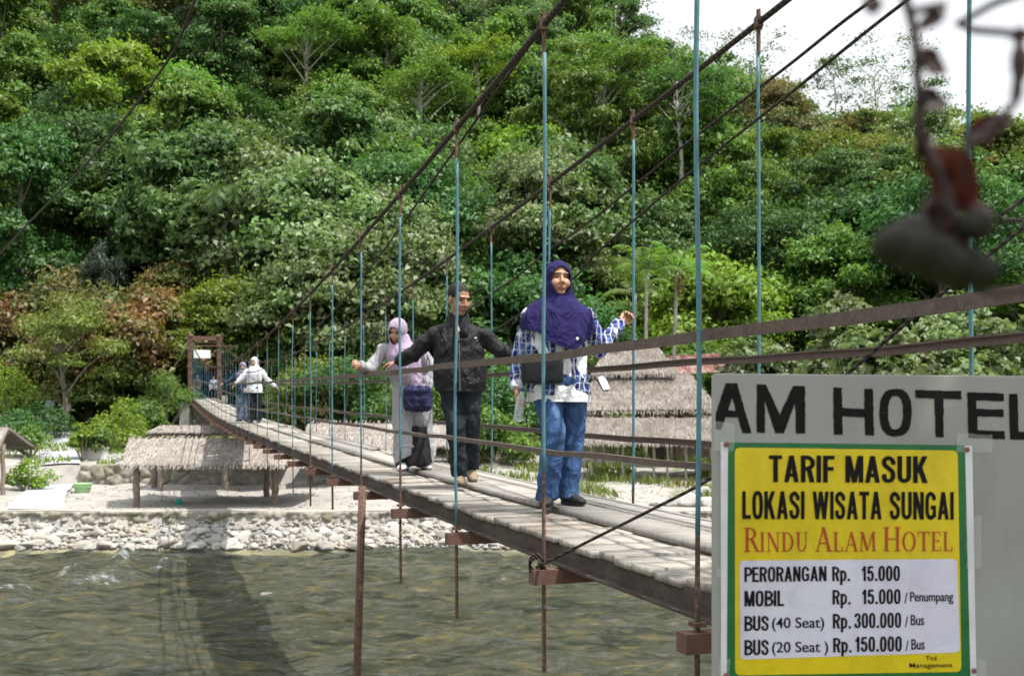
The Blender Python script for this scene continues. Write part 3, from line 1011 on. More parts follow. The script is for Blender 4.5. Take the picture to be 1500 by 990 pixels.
for px, pt_, Y_, R_c, lf, lab in ((878, 72, 82, 3.6, 'mid', 'slender tree with a bare pale trunk above the navy veil'), (1003, 92, 80, 3.4, 'blue', 'slender tree with a bare pale trunk beside the thick teal rod'),
                               (1228, 196, 88, 3.6, 'olive', 'slender pale trunked tree under the skyline gap'), (622, 92, 90, 3.8, 'mid', 'slender pale trunked tree left of the thick cable, upper middle'),
                               (452, 18, 100, 4.2, 'mid', 'tall slender tree with pale forked limbs near the top edge'), (700, 60, 96, 3.6, 'lime', 'slender yellow green tree with a thin trunk right of the top centre'),
                               (330, 130, 92, 3.8, 'deep', 'slender dark tree with a bare trunk upslope of the pale leaved trees'), (1110, 190, 90, 3.2, 'mid', 'slender bare trunked tree between two teal rods on the right'),
                               (120, 60, 100, 4.0, 'deep', 'slender dark tree with a grey trunk in the upper left forest'), (560, 30, 104, 3.8, 'mid', 'slender tree with a pale stem high on the middle slope')):
    skyline_tree(px, pt_, Y_ * .84, R_c * .84, lab, int(px), 18, 210, 'emergent_tree', M_LEAF[lf], .42, .24, .34)

# ------------------------------------------------------------------ palms
def frond_points(r, L, az, el, droop, nl, lw, out_v, out_f, out_t, origin, width=.06, hang=.3):
    base = len(out_v)
    pts = []
    for i in range(9):
        t = i / 8
        e = el - droop * t * t
        if i == 0: p = np.array(origin, float)
        else: p = p + L / 8 * np.array([math.cos(az) * math.cos(e), math.sin(az) * math.cos(e), math.sin(e)])
        pts.append(p.copy())
    side = np.array([-math.sin(az), math.cos(az), 0])
    for i in range(nl):
        t = .12 + .88 * i / nl
        q = t * 8; j = min(7, int(q)); p = pts[j] + (pts[j + 1] - pts[j]) * (q - j)
        d = pts[j + 1] - pts[j]; d = d / np.linalg.norm(d)
        ll = L * .30 * math.sin(PI * (.15 + .8 * t)) * r.uniform(.85, 1.1)
        for s in (-1, 1):
            dv = side * s * .8 + d * .55 + np.array([0, 0, -hang - r.uniform(0, .25)])
            dv /= np.linalg.norm(dv)
            k0 = len(out_v)
            tip = p + dv * ll
            mid = p + dv * ll * .5 + np.array([0, 0, .06 * ll])
            out_v += [p, mid + d * lw, tip, mid - d * lw]
            out_f.append((k0, k0 + 1, k0 + 2, k0 + 3)); out_t.append(r.uniform(.2, .8))
    return pts


def palm(name, label, loc, h, nf, L, el, droop, mat, seed, tr=.09, hang=.3, nl=26, lw=.035, lean=.15, fruit=False, group=None):
    r = np.random.default_rng(seed)
    t = thing(name, label, 'palm', loc, 0, group)
    vv, ff, tt = [], [], []
    lx, ly = r.normal(0, lean, 2)
    bm2 = bmesh.new()
    for i in range(nf):
        az = 2 * PI * i / nf * 1.0 + r.uniform(-.3, .3)
        e = el * r.uniform(.3, 1.15) + (.35 if i % 3 == 0 else 0)
        pts = frond_points(r, L * r.uniform(.85, 1.1), az, e, droop * r.uniform(.8, 1.2), nl, lw, vv, ff, tt, (lx, ly, h), hang=hang)
        sweep(bm2, [V(p) for p in pts], [.03 - .0028 * j for j in range(9)], 4)
    obj('fronds', np_mesh('fronds', np.array(vv), np.array(ff), {'tint': ('FACE', np.array(tt))}), mat, t)
    bm = bmesh.new()
    zs_ = np.linspace(-.6, h, 10)
    sweep(bm, [V((lx * max(0, z / h) ** 1.4, ly * max(0, z / h) ** 1.4, z)) for z in zs_], [tr * (1.3 - .4 * i / 9) for i in range(10)], 8)
    obj('trunk', bm, M_PALEBARK, t, smooth=True)
    obj('leaf_stems', bm2, mat, t)
    if fruit:
        P = np.array([lx + .1, ly - .18, h - .55]) + r.normal(size=(160, 3)) * np.array([.10, .10, .24])
        v, f, t2 = leaves(P, r.normal(size=(160, 3)), .12, .5, .3, seed)
        obj('fruit_cluster', np_mesh('fruit', v, f, {'tint': ('FACE', t2)}), M_LEAF['straw'], t)
    return t


def palm_at(px, py_top, Y, *a, name='palm_tree', **kw):
    x = (px - 750) / F * Y
    g = zg(x, Y)
    h = (HZ - py_top) / F * Y - g
    return palm(name, a[0], (x, Y, g), h, *a[1:], **kw)


palm_at(945, 404, 44, 'slim betel palm on the left of the pair right of the navy veil', 11, 2.3, .9, 1.6, M_LEAF['fern'], 81, tr=.075)
palm_at(984, 398, 44.8, 'slim betel palm with hanging orange fruit, right one of the pair', 11, 2.3, .9, 1.7, M_LEAF['fern'], 82, tr=.075, fruit=True)
palm_at(925, 430, 50, 'shorter betel palm half hidden behind the pair', 9, 2.0, .8, 1.6, M_LEAF['mid'], 85, tr=.065)
p = at(153, 352, 57); g = zg(p.x, 57)
t = thing('weeping_tree', 'narrow grey weeping tree like a dark mop at the foot of the left slope', 'tree', (p.x, 57, g))
hh = p.z - g
me, cs = crown_mesh(83, 1.0, 2.7, hh - 2.9, 16, 3400, .34, 'tall', aspect=.16, droop=.9, flat=1.2, clr=(.3, .5))
obj('crown', me, M_LEAF['grey'], t)
obj('trunk', trunk_mesh(84, hh - .6, .12, cs, .1, 6, .5), M_BARK, t, smooth=True)
palm_at(335, 312, 57, 'grey green palm with long arching fronds above the rusty portal', 18, 4.2, 1.2, 3.0, M_LEAF['blue'], 84, tr=.16, lw=.05)
palm_at(312, 60, 98, 'grey palm with drooping fronds high in the dark forest', 16, 6.0, 1.1, 2.4, M_LEAF['grey'], 86, tr=.2, lw=.08)
palm_at(455, 52, 104, 'palm with arching fronds beside the thin bare limbed tree', 14, 5.5, 1.2, 2.2, M_LEAF['blue'], 87, tr=.2, lw=.07)
palm_at(1225, 330, 66, 'palm tuft in the shrubs under the bronze dome', 13, 3.2, 1.1, 2.0, M_LEAF['fern'], 88, tr=.12, lw=.05)

# ------------------------------------------------------------------ shrubs by the bank
def shrub(label, px, py_c, Y, R, H, mat, seed, n=5200, leaf=.12, name='shrub', aspect=.5, cat='shrub', group=None, sink=.1):
    x = (px - 750) / F * Y
    g = zg(x, Y)
    t = thing(name, label, cat, (x, Y, g), 0, group)
    me, cs = crown_mesh(seed, R, H * .8, H * .12, 12, n, leaf, 'dome', aspect=aspect, clr=(.34, .52), flat=.8)
    obj('foliage', me, M_LEAF[mat], t)
    bm = bmesh.new()
    for c in cs[:8]:
        sweep(bm, [V((0, 0, -sink)), V(c) * .55, V(c)], [.05, .03, .012], 5)
    obj('stem', bm, M_BARK, t)
    return t


shrub('bright feathery green bush at the foot of the pale anchor cable', 245, 585, 49, 1.5, 2.6, 'fern', 101, 4200, .16, aspect=.25)
shrub('clipped dark green bush beside the rusty portal foot', 218, 610, 46, 1.0, 1.5, 'mid', 102)
shrub('yellow green shrub at the right side of the concrete path', 178, 600, 43, 1.25, 2.1, 'lime', 103, 2600)
shrub('small green shrub in front of the path steps', 150, 640, 40.5, .7, 1.1, 'fern', 104, 1600, .14)
shrub('tall thin yellowish shrub standing by the path step', 122, 655, 40, .5, 1.6, 'lime', 105, 1200, .14)
shrub('low scrubby shrub with dry tips left of the path', 42, 685, 36, .75, 1.0, 'lime', 106, 1000, .14)
shrub('dark hedge bush above the left thatched shelter', 60, 610, 46, 1.3, 1.5, 'deep', 107, 2600)
shrub('dark hedge bush right of the shelter at the left edge', 25, 640, 44, 1.1, 1.3, 'deep', 108, 2400)
shrub('green bush between the left shelter and the path', 45, 660, 41, .9, 1.1, 'mid', 109, 1800)
shrub('yellow flowering bush at the left end of the far garden', 20, 575, 50, 2.0, 2.6, 'lime', 110, 3600)
shrub('round dark bush in the shade behind the portal', 182, 560, 54, 1.6, 2.2, 'deep', 111, 3000)
shrub('bushy green shrub filling the space behind the far walkers', 420, 560, 52, 2.3, 3.2, 'mid', 112, 9200, .16)
shrub('dark shrub behind the lilac veiled woman', 500, 560, 47, 2.4, 3.6, 'deep', 113, 10400, .16)
shrub('leafy shrub behind the black jacketed man at waist height', 640, 560, 45, 2.4, 3.4, 'mid', 114, 10400, .16)
shrub('dark leafy shrub between the black jacket and the navy veil at hip height', 735, 560, 44, 2.3, 3.2, 'deep', 115, 10400, .16)
shrub('green shrub low between the two nearest walkers', 725, 620, 41.5, 1.6, 1.9, 'mid', 116, 3200, .2)
shrub('green shrub behind the navy veil and the thatched hut', 850, 490, 50, 2.4, 4.4, 'mid', 117, 10400, .17)
shrub('fresh green bush behind the thatched hut roof', 1010, 470, 52, 2.2, 4.2, 'fern', 118, 9200, .16)
shrub('bushy dark shrub behind the slim palms', 905, 470, 53, 2.4, 4.6, 'deep', 119, 10400, .17)
shrub('pale broad leaved bush just left of the hotel wall corner', 1115, 500, 44, 2.3, 4.8, 'pale', 120, 7500, .29, aspect=.75)
for i, (px, py, Y_, R, H) in enumerate([(1190, 490, 40, 2.0, 4.6), (1285, 470, 37, 2.2, 5.4), (1370, 480, 39, 2.2, 5.2), (1450, 470, 36, 2.1, 5.6), (1530, 460, 38, 2.4, 5.8), (1240, 420, 46, 2.6, 6.4), (1410, 410, 47, 2.8, 6.8)]):
    shrub('large leaved pale bush above the hotel wall, ' + ['left end', 'behind the slanting rope', 'under the red twig', 'beside the teal rod', 'at the right edge', 'second row left', 'second row under twig'][i], px, py, Y_, R, H, 'pale', 130 + i, 7500, .28, aspect=.75, name='broad_leaved_bush', group='pale broad leaved bushes above the hotel wall')
for i, (px, Y_, R, H, m) in enumerate([(560, 50, 2.6, 3.8, 'mid'), (690, 50, 2.6, 4.0, 'fern'), (790, 50, 2.4, 4.0, 'deep'), (1080, 50, 2.6, 4.2, 'mid'), (460, 49, 2.2, 3.2, 'olive'), (130, 53, 2.2, 3.0, 'deep'), (60, 55, 2.4, 3.4, 'olive'), (275, 58, 2.6, 3.6, 'olive'), (350, 59, 2.6, 4.0, 'mid')]):
    shrub(['green undergrowth bush behind the lilac veil', 'fresh green undergrowth bush behind the man in black', 'dark undergrowth bush behind the navy veil', 'green undergrowth bush behind the red metal roof', 'olive undergrowth bush right of the far walkers', 'dark undergrowth bush behind the small grey stemmed tree', 'olive undergrowth bush left of the small grey stemmed tree', 'olive undergrowth bush just left behind the portal', 'green undergrowth bush just right behind the portal'][i], px, 0, Y_, R, H, m, 150 + i, 9200, .17, name='undergrowth_bush')

# the small tree with the leaning grey stem
x = (98 - 750) / F * 48; g = zg(x, 48)
t = thing('garden_tree', 'small thinly leaved tree on a leaning grey stem behind the path', 'tree', (x, 48, g))
me, cs = crown_mesh(61, 2.9, 3.4, 2.6, 20, 8500, .16, 'dome', clr=(.22, .36), flat=.55)
obj('crown', me, M_LEAF['olive'], t)
obj('trunk', trunk_mesh(62, 4.2, .15, cs, .35, 14, .3), M_BARK, t, smooth=True)

# ------------------------------------------------------------------ low growth under the trees, grass tufts
r = np.random.default_rng(9)
n = 120000
Yv = 53 + (r.random(n) ** 1.25) * 90
Xv = (r.random(n) * 2 - 1) * (.56 * Yv + 4)
Zv = zt(Xv, Yv) + r.random(n) ** 2 * 1.6
v, f, tt = leaves(np.stack([Xv, Yv, Zv], 1), r.normal(0, .6, (n, 3)) + np.array([0, -.3, .8]), .45, .5, .3, 12)
o = obj('undergrowth', np_mesh('undergrowth', v, f, {'tint': ('FACE', tt)}), M_LEAF['mid'])
tag(o, kind='stuff')


def tufts(n, xr, yr, h, cond, seed, mat):
    r = np.random.default_rng(seed)
    X = r.uniform(*xr, n); Yy = r.uniform(*yr, n)
    keep = np.array([noise.noise(V((a * .45, b * .45, seed))) > cond for a, b in zip(X, Yy)])
    X, Yy = X[keep], Yy[keep]
    m = len(X)
    Z = zt(X, Yy)
    a = r.uniform(0, 6.28, m); hh = h * r.uniform(.4, 1.2, m); w = .02 + .02 * r.random(m)
    lx, ly = r.normal(0, .35, m) * hh, r.normal(0, .35, m) * hh
    p = np.stack([X, Yy, Z], 1)
    s = np.stack([np.cos(a) * w, np.sin(a) * w, np.zeros(m)], 1)
    tip = p + np.stack([lx, ly, hh], 1)
    mid = p + np.stack([lx * .4, ly * .4, hh * .6], 1)
    v = np.stack([p - s, p + s, tip, mid - s], 1).reshape(-1, 3)
    return np_mesh('grass', v, np.arange(4 * m).reshape(m, 4), {'tint': ('FACE', r.random(m))})
tag(obj('grass', tufts(26000, (-3, 26), (31.5, 46), .34, .08, 3, None), M_LEAF['olive']), kind='stuff')
tag(obj('weeds', tufts(9000, (-26, -4), (38.8, 47), .28, .05, 4, None), M_LEAF['lime']), kind='stuff')

for o in list(KIND.values()):
    for c in list(o.children): bpy.data.objects.remove(c)
    bpy.data.objects.remove(o)
# ================================================================== far bank
# ------------------------------------------------------------------ retaining walls of river stones
def stone_wall(name, label, xs_, y, z0, z1, seed, cell=.34, depth=.16):
    """one wall, its stones worked into the face"""
    ny = max(5, int((z1 - z0) / .05))
    X = np.arange(xs_[0], xs_[1], .055)
    verts, tint = [], []
    rows_ = [(z0 + (z1 - z0) * j / ny) for j in range(ny + 1)]
    for z in rows_:
        for x in X:
            q = V((x / cell, z / (cell * .8), seed * 3.1))
            d, pts = noise.voronoi(q)
            e = min(1, max(0, (d[1] - d[0]) * 2.4))
            b = noise.noise(V((x * 3, z * 3, seed)))
            verts.append((x, y - depth * (e ** .55) * (.75 + .5 * noise.cell(V((pts[0].x * 7, pts[0].y * 7, 1)))) + .02 * b, z + .02 * b))
    nx = len(X)
    top0 = len(verts)
    for x in X: verts.append((x, y + .25, z1 + .03 * noise.noise(V((x, 1, seed)))))
    i = np.arange(nx * (ny + 2)).reshape(ny + 2, nx)
    f = np.stack([i[:-1, :-1], i[:-1, 1:], i[1:, 1:], i[1:, :-1]], -1).reshape(-1, 4)
    o = obj(name, np_mesh(name, np.array(verts), f), M_STONE, smooth=True)
    return tag(o, label, 'wall')


k = N('river_stone_wall')
v = k.coord('Object')
a = k.noise(v, 2.6, 5, .6); b = k.noise(v, 16, 4, .65)
c_ = k.ramp(a, [(.3, (.20, .18, .145)), (.48, (.30, .275, .23)), (.62, (.40, .37, .32)), (.75, (.25, .20, .14))])
c_ = k.mix(.55, c_, k.ramp(b, [(.3, .55), (.7, 1.3)]), 'MULTIPLY')
c_ = k.mix(k.ramp(k.noise(v, .8, 4), [(.5, 0.0), (.62, .6)]), c_, (.12, .13, .055))
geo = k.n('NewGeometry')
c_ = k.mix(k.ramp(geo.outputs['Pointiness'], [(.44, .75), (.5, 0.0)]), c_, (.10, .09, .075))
M_STONE_W = k.done(k.pbr(c_, .9, k.bump(b, .6, .03), spec=.2))
w = stone_wall('stone_retaining_wall', 'low retaining wall of rounded river stones along the far bank above the loose rocks', (-26, 24), 29.42, -3.45, -2.93, 1, .27, .13)
w.data.materials[0] = M_STONE_W
w = stone_wall('terrace_wall', 'stone terrace wall behind the left thatched shelters', (-16.2, -9.2), 38.48, -2.86, -2.06, 2, .5)
w.data.materials[0] = M_STONE_W
# concrete coping strip along the retaining wall
bm = bmesh.new()
pp = [V((x, 29.62, -2.93 + .02 * math.sin(x * 1.3))) for x in np.arange(-26, 24, .5)]
rect_sweep(bm, pp, V((0, 1, 0)), .34, .05)
tag(obj('pavement', bm, mottled('bank_mortar', (.34, .32, .285), (.44, .42, .385), 2.5, .9, .3, .01, c3=(.30, .27, .22)), smooth=False), kind='structure')

# ------------------------------------------------------------------ loose pale rocks at the water
k = N('pale_river_rock')
v = k.coord('Object')
rnd = k.n('ObjectInfo').outputs['Random']
a = k.noise(v, 1.4, 5, .6); b = k.noise(v, 7, 4, .65)
c_ = k.ramp(rnd, [(0, (.26, .25, .23)), (.35, (.36, .35, .33)), (.6, (.44, .43, .41)), (.8, (.32, .30, .265)), (.92, (.17, .16, .145)), (1, (.25, .235, .21))])
c_ = k.mix(k.ramp(a, [(.5, 0.0), (.68, .8)]), c_, (.40, .34, .24))
c_ = k.mix(.5, c_, k.ramp(b, [(.3, .6), (.7, 1.2)]), 'MULTIPLY')
M_ROCK = k.done(k.pbr(c_, .85, k.bump(b, .5, .04), spec=.25))


def rock_mesh(seed):
    bm = bmesh.new()
    bmesh.ops.create_icosphere(bm, subdivisions=3, radius=1)
    r = random.Random(seed)
    planes = [(V((r.gauss(0, 1), r.gauss(0, 1), r.gauss(0, 1))).normalized(), r.uniform(.62, .9)) for _ in range(12)]
    for v_ in bm.verts:
        p = v_.co.copy()
        for n_, d_ in planes:
            e = p.dot(n_) - d_
            if e > 0: p -= n_ * e * .95
        p *= 1 + .10 * noise.noise(p * 1.5 + V((seed, 0, 0))) + .035 * noise.noise(p * 5)
        v_.co = p
    me = bpy.data.meshes.new('rock'); bm.to_mesh(me); bm.free()
    me.materials.append(M_ROCK); me.polygons.foreach_set('use_smooth', np.ones(len(me.polygons), bool))
    return me


ROCKS = [rock_mesh(i) for i in range(9)]
rr = random.Random(4)
cnt = 0
def rock(x, y, s, label, group, sink=.3):
    o = bpy.data.objects.new('river_rock', rr.choice(ROCKS)); COL.objects.link(o)
    z = max(zg(x, y), WATER - .1)
    o.scale = (s * rr.uniform(.9, 1.5), s * rr.uniform(.8, 1.2), s * rr.uniform(.5, .75))
    o.location = (x, y, z + o.scale[2] * sink); o.rotation_euler = (rr.uniform(-.3, .3), rr.uniform(-.3, .3), rr.uniform(0, 6.28))
    tag(o, label, 'rock', group)
    return o


x = -15.6
while x < -.4:
    for yy, ss in ((28.05, .19), (28.4, .17), (28.75, .165), (29.08, .15)):
        if rr.random() < .08: continue
        s = ss * rr.choice([.5, .62, .75, .9, 1.05, 1.4])
        edge = 'at the waterline' if yy < 28.3 else 'in the middle of the rock bank' if yy < 28.9 else 'against the stone wall'
        seg_ = 'below the concrete path' if x < -12.6 else 'below the left thatched shelter' if x < -8.2 else 'below the bridge deck'
        rock(x + rr.uniform(-.15, .15), yy + rr.uniform(-.12, .12) + (.25 if x > -4 else 0), s, f'pale river rock {edge}, {seg_}', 'pale loose rocks along the far waterline')
    x += rr.uniform(.17, .25)
for px, py, s in ((1010, 738, .42), (985, 745, .30), (1035, 748, .34), (1000, 752, .25), (1030, 728, .3), (742, 690, .30), (960, 740, .22), (690, 706, .16), (1040, 715, .25)):
    Yr = 31.2 if py > 735 else 33.5
    p = at(px, py, Yr)
    rock(p.x, Yr, s, 'whitish boulder on the sandy bank beyond the deck boards' if px > 950 else 'white stone on the far bank seen between the walkers', 'stones on the sand beyond the deck', .5)
for px, py, s in ((390, 868, .18), (133, 745, .2), (545, 792, .2)):
    Yr = 3.8 * F / (py - HZ) if py > 800 else 28.0
    p = at(px, py, Yr)
    rock(p.x, Yr, s, 'single pale rock breaking the water surface near the bridge shadow' if px == 390 else 'larger rock at the waterline under the path' if px == 133 else 'rock at the waterline by the leaning prop pole', 'rocks in the water', .2)
# gravel spread between the rocks
r = np.random.default_rng(3)
m = 8200
X = r.uniform(-26, 22, m); Yy = r.uniform(27.9, 29.35, m)
sz = .035 + .085 * r.random(m) ** 2
q = np.array([(1, 0, 0), (-1, 0, 0), (0, 1, 0), (0, -1, 0), (0, 0, .7), (0, 0, -.7)], float)
ft = np.array([(0, 2, 4), (2, 1, 4), (1, 3, 4), (3, 0, 4), (2, 0, 5), (1, 2, 5), (3, 1, 5), (0, 3, 5)])
vv = (np.stack([X, Yy, zt(X, Yy) + sz * .4], 1)[:, None, :] + q[None] * sz[:, None, None] * r.uniform(.6, 1.4, (m, 6, 1))).reshape(-1, 3)
ff = (ft[None] + 6 * np.arange(m)[:, None, None]).reshape(-1, 3)
tag(obj('gravel', np_mesh('gravel', vv, ff), M_ROCK, smooth=False), kind='stuff')
m = 5000
X = r.uniform(-16, 20, m); Yy = r.uniform(29.8, 38.3, m)
sz = .012 + .035 * r.random(m) ** 3
vv = (np.stack([X, Yy, zt(X, Yy) + sz * .3], 1)[:, None, :] + q[None] * sz[:, None, None] * r.uniform(.6, 1.4, (m, 6, 1))).reshape(-1, 3)
ff = (ft[None] + 6 * np.arange(m)[:, None, None]).reshape(-1, 3)
tag(obj('pebbles', np_mesh('pebbles', vv, ff), M_ROCK), kind='stuff')

# ------------------------------------------------------------------ thatched shelters
k = N('weathered_thatch')
v = k.coord('Object')
t_ = k.n('Attribute', _attribute_name='tint').outputs['Fac']
a = k.noise(v, 1.1, 5, .65)
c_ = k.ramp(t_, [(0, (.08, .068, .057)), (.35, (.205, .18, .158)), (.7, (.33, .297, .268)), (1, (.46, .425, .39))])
c_ = k.mix(k.ramp(a, [(.42, 0.0), (.66, .55)]), c_, (.16, .135, .112))
M_THATCH = k.done(k.pbr(c_, .95, spec=.1))
M_THATCH_PALE = M_THATCH
k = N('old_brown_thatch')
v = k.coord('Object')
t_ = k.n('Attribute', _attribute_name='tint').outputs['Fac']
a = k.noise(v, 1.1, 5, .65); b = k.noise(v, 3.5, 4, .6)
c_ = k.ramp(t_, [(0, (.06, .05, .042)), (.35, (.155, .134, .115)), (.7, (.25, .222, .197)), (1, (.36, .325, .295))])
c_ = k.mix(k.ramp(a, [(.42, 0.0), (.62, .6)]), c_, (.12, .10, .085))
c_ = k.mix(k.ramp(b, [(.55, 0.0), (.7, .5)]), c_, (.30, .28, .255))
M_THATCH_OLD = k.done(k.pbr(c_, .95, spec=.1))
M_POST = mottled('weathered_post_wood', (.13, .10, .08), (.22, .175, .14), 4, .9, .5, .01, stretch=(1, 1, .3), c3=(.30, .25, .21))
M_PALEPOST = mottled('pale_post_wood', (.30, .26, .21), (.40, .35, .29), 4, .9, .4, .01, stretch=(1, 1, .3))


def thatch_plane(a, b, c, d, n, seed, name, parent, straw=.34, th=.12):
    """thatched slope: a,b the eave corners, c,d the ridge corners (b under c)"""
    n = int(n * 2.6)
    r = np.random.default_rng(seed)
    a, b, c, d = map(lambda q: np.array(q, float), (a, b, c, d))
    nrm = np.cross(b - a, d - a); nrm /= np.linalg.norm(nrm)
    if nrm[2] < 0: nrm = -nrm
    vs, fs, ts = [], [], []
    nu, nv = 24, 8
    for j in range(nv + 1):
        for i in range(nu + 1):
            u, w = i / nu, j / nv
            p = (a * (1 - u) + b * u) * (1 - w) + (d * (1 - u) + c * u) * w
            s = .05 * noise.noise(V((p[0] * 1.3, p[1] * 1.3, seed)))
            vs.append(p + nrm * s)
    k0 = len(vs)
    vs += [p - nrm * th for p in vs]
    W = nu + 1
    for j in range(nv):
        for i in range(nu):
            q = j * W + i
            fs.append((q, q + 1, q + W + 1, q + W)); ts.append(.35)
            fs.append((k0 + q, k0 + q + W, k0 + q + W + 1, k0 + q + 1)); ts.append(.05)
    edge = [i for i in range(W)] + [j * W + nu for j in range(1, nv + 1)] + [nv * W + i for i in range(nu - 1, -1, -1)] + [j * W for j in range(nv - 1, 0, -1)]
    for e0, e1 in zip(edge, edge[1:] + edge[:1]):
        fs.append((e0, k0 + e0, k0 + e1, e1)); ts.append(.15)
    u = r.random(n); w = (r.random(n) ** 1.1) * 1.02 - .01
    w = np.floor(w * 7) / 7 + r.random(n) ** 2 * .10          # laid in courses
    p = ((a[None] * (1 - u[:, None]) + b[None] * u[:, None]) * (1 - w[:, None]) + (d[None] * (1 - u[:, None]) + c[None] * u[:, None]) * w[:, None])
    dn = (a + b - c - d); dn /= np.linalg.norm(dn)
    al = (b - a) / np.linalg.norm(b - a)
    L = straw * .55 * r.uniform(.5, 1.2, n)
    dirv = dn[None] + al[None] * r.normal(0, .13, (n, 1)) - nrm[None] * r.uniform(-.05, .05, (n, 1)); dirv /= np.linalg.norm(dirv, axis=1, keepdims=True)
    wd_ = al[None] * (.007 + .010 * r.random((n, 1)))
    p0 = p + nrm[None] * (.025 + .03 * r.random((n, 1)))
    tip = p0 + dirv * L[:, None] - nrm[None] * .015
    qv = np.stack([p0 - wd_, p0 + wd_, tip + wd_ * .5, tip - wd_ * .5], 1).reshape(-1, 3)
    base = len(vs)
    V_ = np.concatenate([np.array(vs), qv])
    F_ = np.concatenate([np.array(fs), base + np.arange(4 * n).reshape(n, 4)])
    T_ = np.concatenate([np.array(ts), np.clip(r.normal(.58, .27, n), 0, 1)])
    return obj(name, np_mesh(name, V_, F_, {'tint': ('FACE', T_)}), M_THATCH, parent)


def post(p0, p1, r0, mat, parent, name='post'):
    bm = bmesh.new()
    p0, p1 = V(p0), V(p1)
    n = 7
    sweep(bm, [p0.lerp(p1, i / n) + V((.02 * math.sin(i * 2 + p0.x), .02 * math.cos(i * 1.7), 0)) for i in range(n + 1)], [r0 * (1.05 + .08 * math.sin(i * 3)) for i in range(n + 1)], 9)
    return obj(name, bm, mat, parent, smooth=True)


def shelter(label, x0, x1, y_e, z_e, y_r, z_r, posts, seed, n=2600, inset=0.0, back=True, mat=None, pr=.10, base=None):
    t = thing('thatched_shelter', label, 'shelter', ((x0 + x1) / 2, y_r, zg((x0 + x1) / 2, y_r)))
    O = t.location
    L = lambda x, y, z: (x - O.x, y - O.y, z - O.z)
    thatch_plane(L(x0, y_e, z_e), L(x1, y_e, z_e), L(x1 - inset, y_r, z_r), L(x0 + inset, y_r, z_r), n, seed, 'thatch_roof', t)
    if back:
        yb = 2 * y_r - y_e
        thatch_plane(L(x0, yb, z_e), L(x1, yb, z_e), L(x1 - inset, y_r + .02, z_r), L(x0 + inset, y_r + .02, z_r), n // 4, seed + 1, 'thatch_roof', t)
    bm = bmesh.new()
    bar(bm, L(x0 + inset, y_r, z_r - .16), L(x1 - inset, y_r, z_r - .16), .07, .07)
    obj('ridge_pole', bm, M_POST, t)
    for y in (y_e + .25, 2 * y_r - y_e - .25):
        bm = bmesh.new(); bar(bm, L(x0 + .15, y, z_e + .0), L(x1 - .15, y, z_e + .0), .07, .07); obj('eave_pole', bm, M_POST, t)
    for x, y in posts:
        post(L(x, y, zg(x, y) - .2), L(x, y, z_e + .14), pr, mat or M_POST, t)
    return t


def X_(px, Y): return (px - 750) / F * Y
# the shelter at the water, with its thick dark posts
ye = 30.7
shelter('grey thatched shelter at the water with a thick dark post, left of the bridge deck', X_(180, ye), X_(452, ye), ye, -1.62, 32.3, -.90, [(X_(200, 31), 31.0), (X_(404, 31.6), 31.5), (X_(228, 37), 33.9 + 3), (X_(392, 34), 33.9)], 201, 6500, -.38)
shelter('lower pale thatched roof just behind the front shelter, left of the bridge', X_(219, 36), X_(420, 36), 35.8, -.80, 37.2, -.60, [(X_(235, 36), 36), (X_(330, 36), 36), (X_(400, 36), 36)], 203, 3600)
shelter('thatched shelter cut by the left edge with one thin post', X_(-140, 34), -17.05, 34.0, -1.30, 35.3, -.62, [(-17.2, 34.6), (X_(-110, 34.6), 34.6)], 205, 3200, .3, pr=.07)
shelter('pale thatched shelter seen under the hand rails between deck and far walkers', X_(438, 36), X_(585, 36), 35.8, -1.70, 37.6, -.50, [(X_(455, 36.4), 36.4), (X_(560, 36.4), 36.4)], 207, 4200)
shelter('thatched shelter low behind the knees of the lilac veiled woman', X_(560, 40), X_(690, 40), 39.6, -1.35, 41.0, -.62, [(X_(580, 40), 40), (X_(670, 40), 40)], 209, 3000)
# the group of thatched huts on the right
M_THATCH = M_THATCH_OLD
hx0, hx1 = X_(856, 37), X_(1110, 37)
shelter('long low thatched roof over a fence, in front of the big hut', hx0 - .3, hx1, 36.6, -1.13, 37.7, -.30, [(X_(p_, 37), 37.0) for p_ in (866, 912, 958, 978, 1005, 1090)], 211, 6500, pr=.045, mat=M_PALEPOST)
t = thing('thatched_hut', 'big two tiered thatched hut with a tarpaulin scrap, behind the long low roof', 'hut', (X_(940, 42), 42, zg(X_(940, 42), 42)))
O = t.location
L = lambda px, py, Y: tuple(at(px, py, Y) - O)
thatch_plane(L(842, 598, 40.2), L(1052, 596, 40.2), L(1012, 548, 42.4), L(874, 548, 42.4), 6000, 213, 'lower_roof', t, .4)
thatch_plane(L(866, 546, 42.0), L(992, 544, 42.0), L(962, 506, 43.6), L(892, 507, 43.6), 3600, 214, 'upper_roof', t, .4)
thatch_plane(L(866, 546, 45.4), L(992, 544, 45.4), L(962, 506, 43.65), L(892, 507, 43.65), 900, 215, 'upper_roof', t, .4)
thatch_plane(L(842, 598, 45.6), L(1052, 596, 45.6), L(1012, 548, 43.5), L(874, 548, 43.5), 1000, 216, 'lower_roof', t, .4)
for p_ in (872, 884, 905, 958, 984, 1003, 1040):
    post(V(at(p_, 590, 40.9)) - O, V((X_(p_, 40.9), 40.9, zg(X_(p_, 40.9), 40.9) - .2)) - O, .06, M_POST, t)
bm = bmesh.new()
bar(bm, L(868, 545, 42.3), L(990, 545, 42.3), .1, .12); bar(bm, L(848, 607, 40.6), L(1052, 607, 40.6), .06, .05)
obj('beam', bm, M_POST, t)
bm = bmesh.new()
g0 = zg(X_(940, 41.8), 41.8) - O.z
box(bm, (X_(1010, 42) - O.x, 0, g0 + .55), (3.2, .06, 1.1)); 
obj('plank_wall', bm, M_DARKWOOD, t)
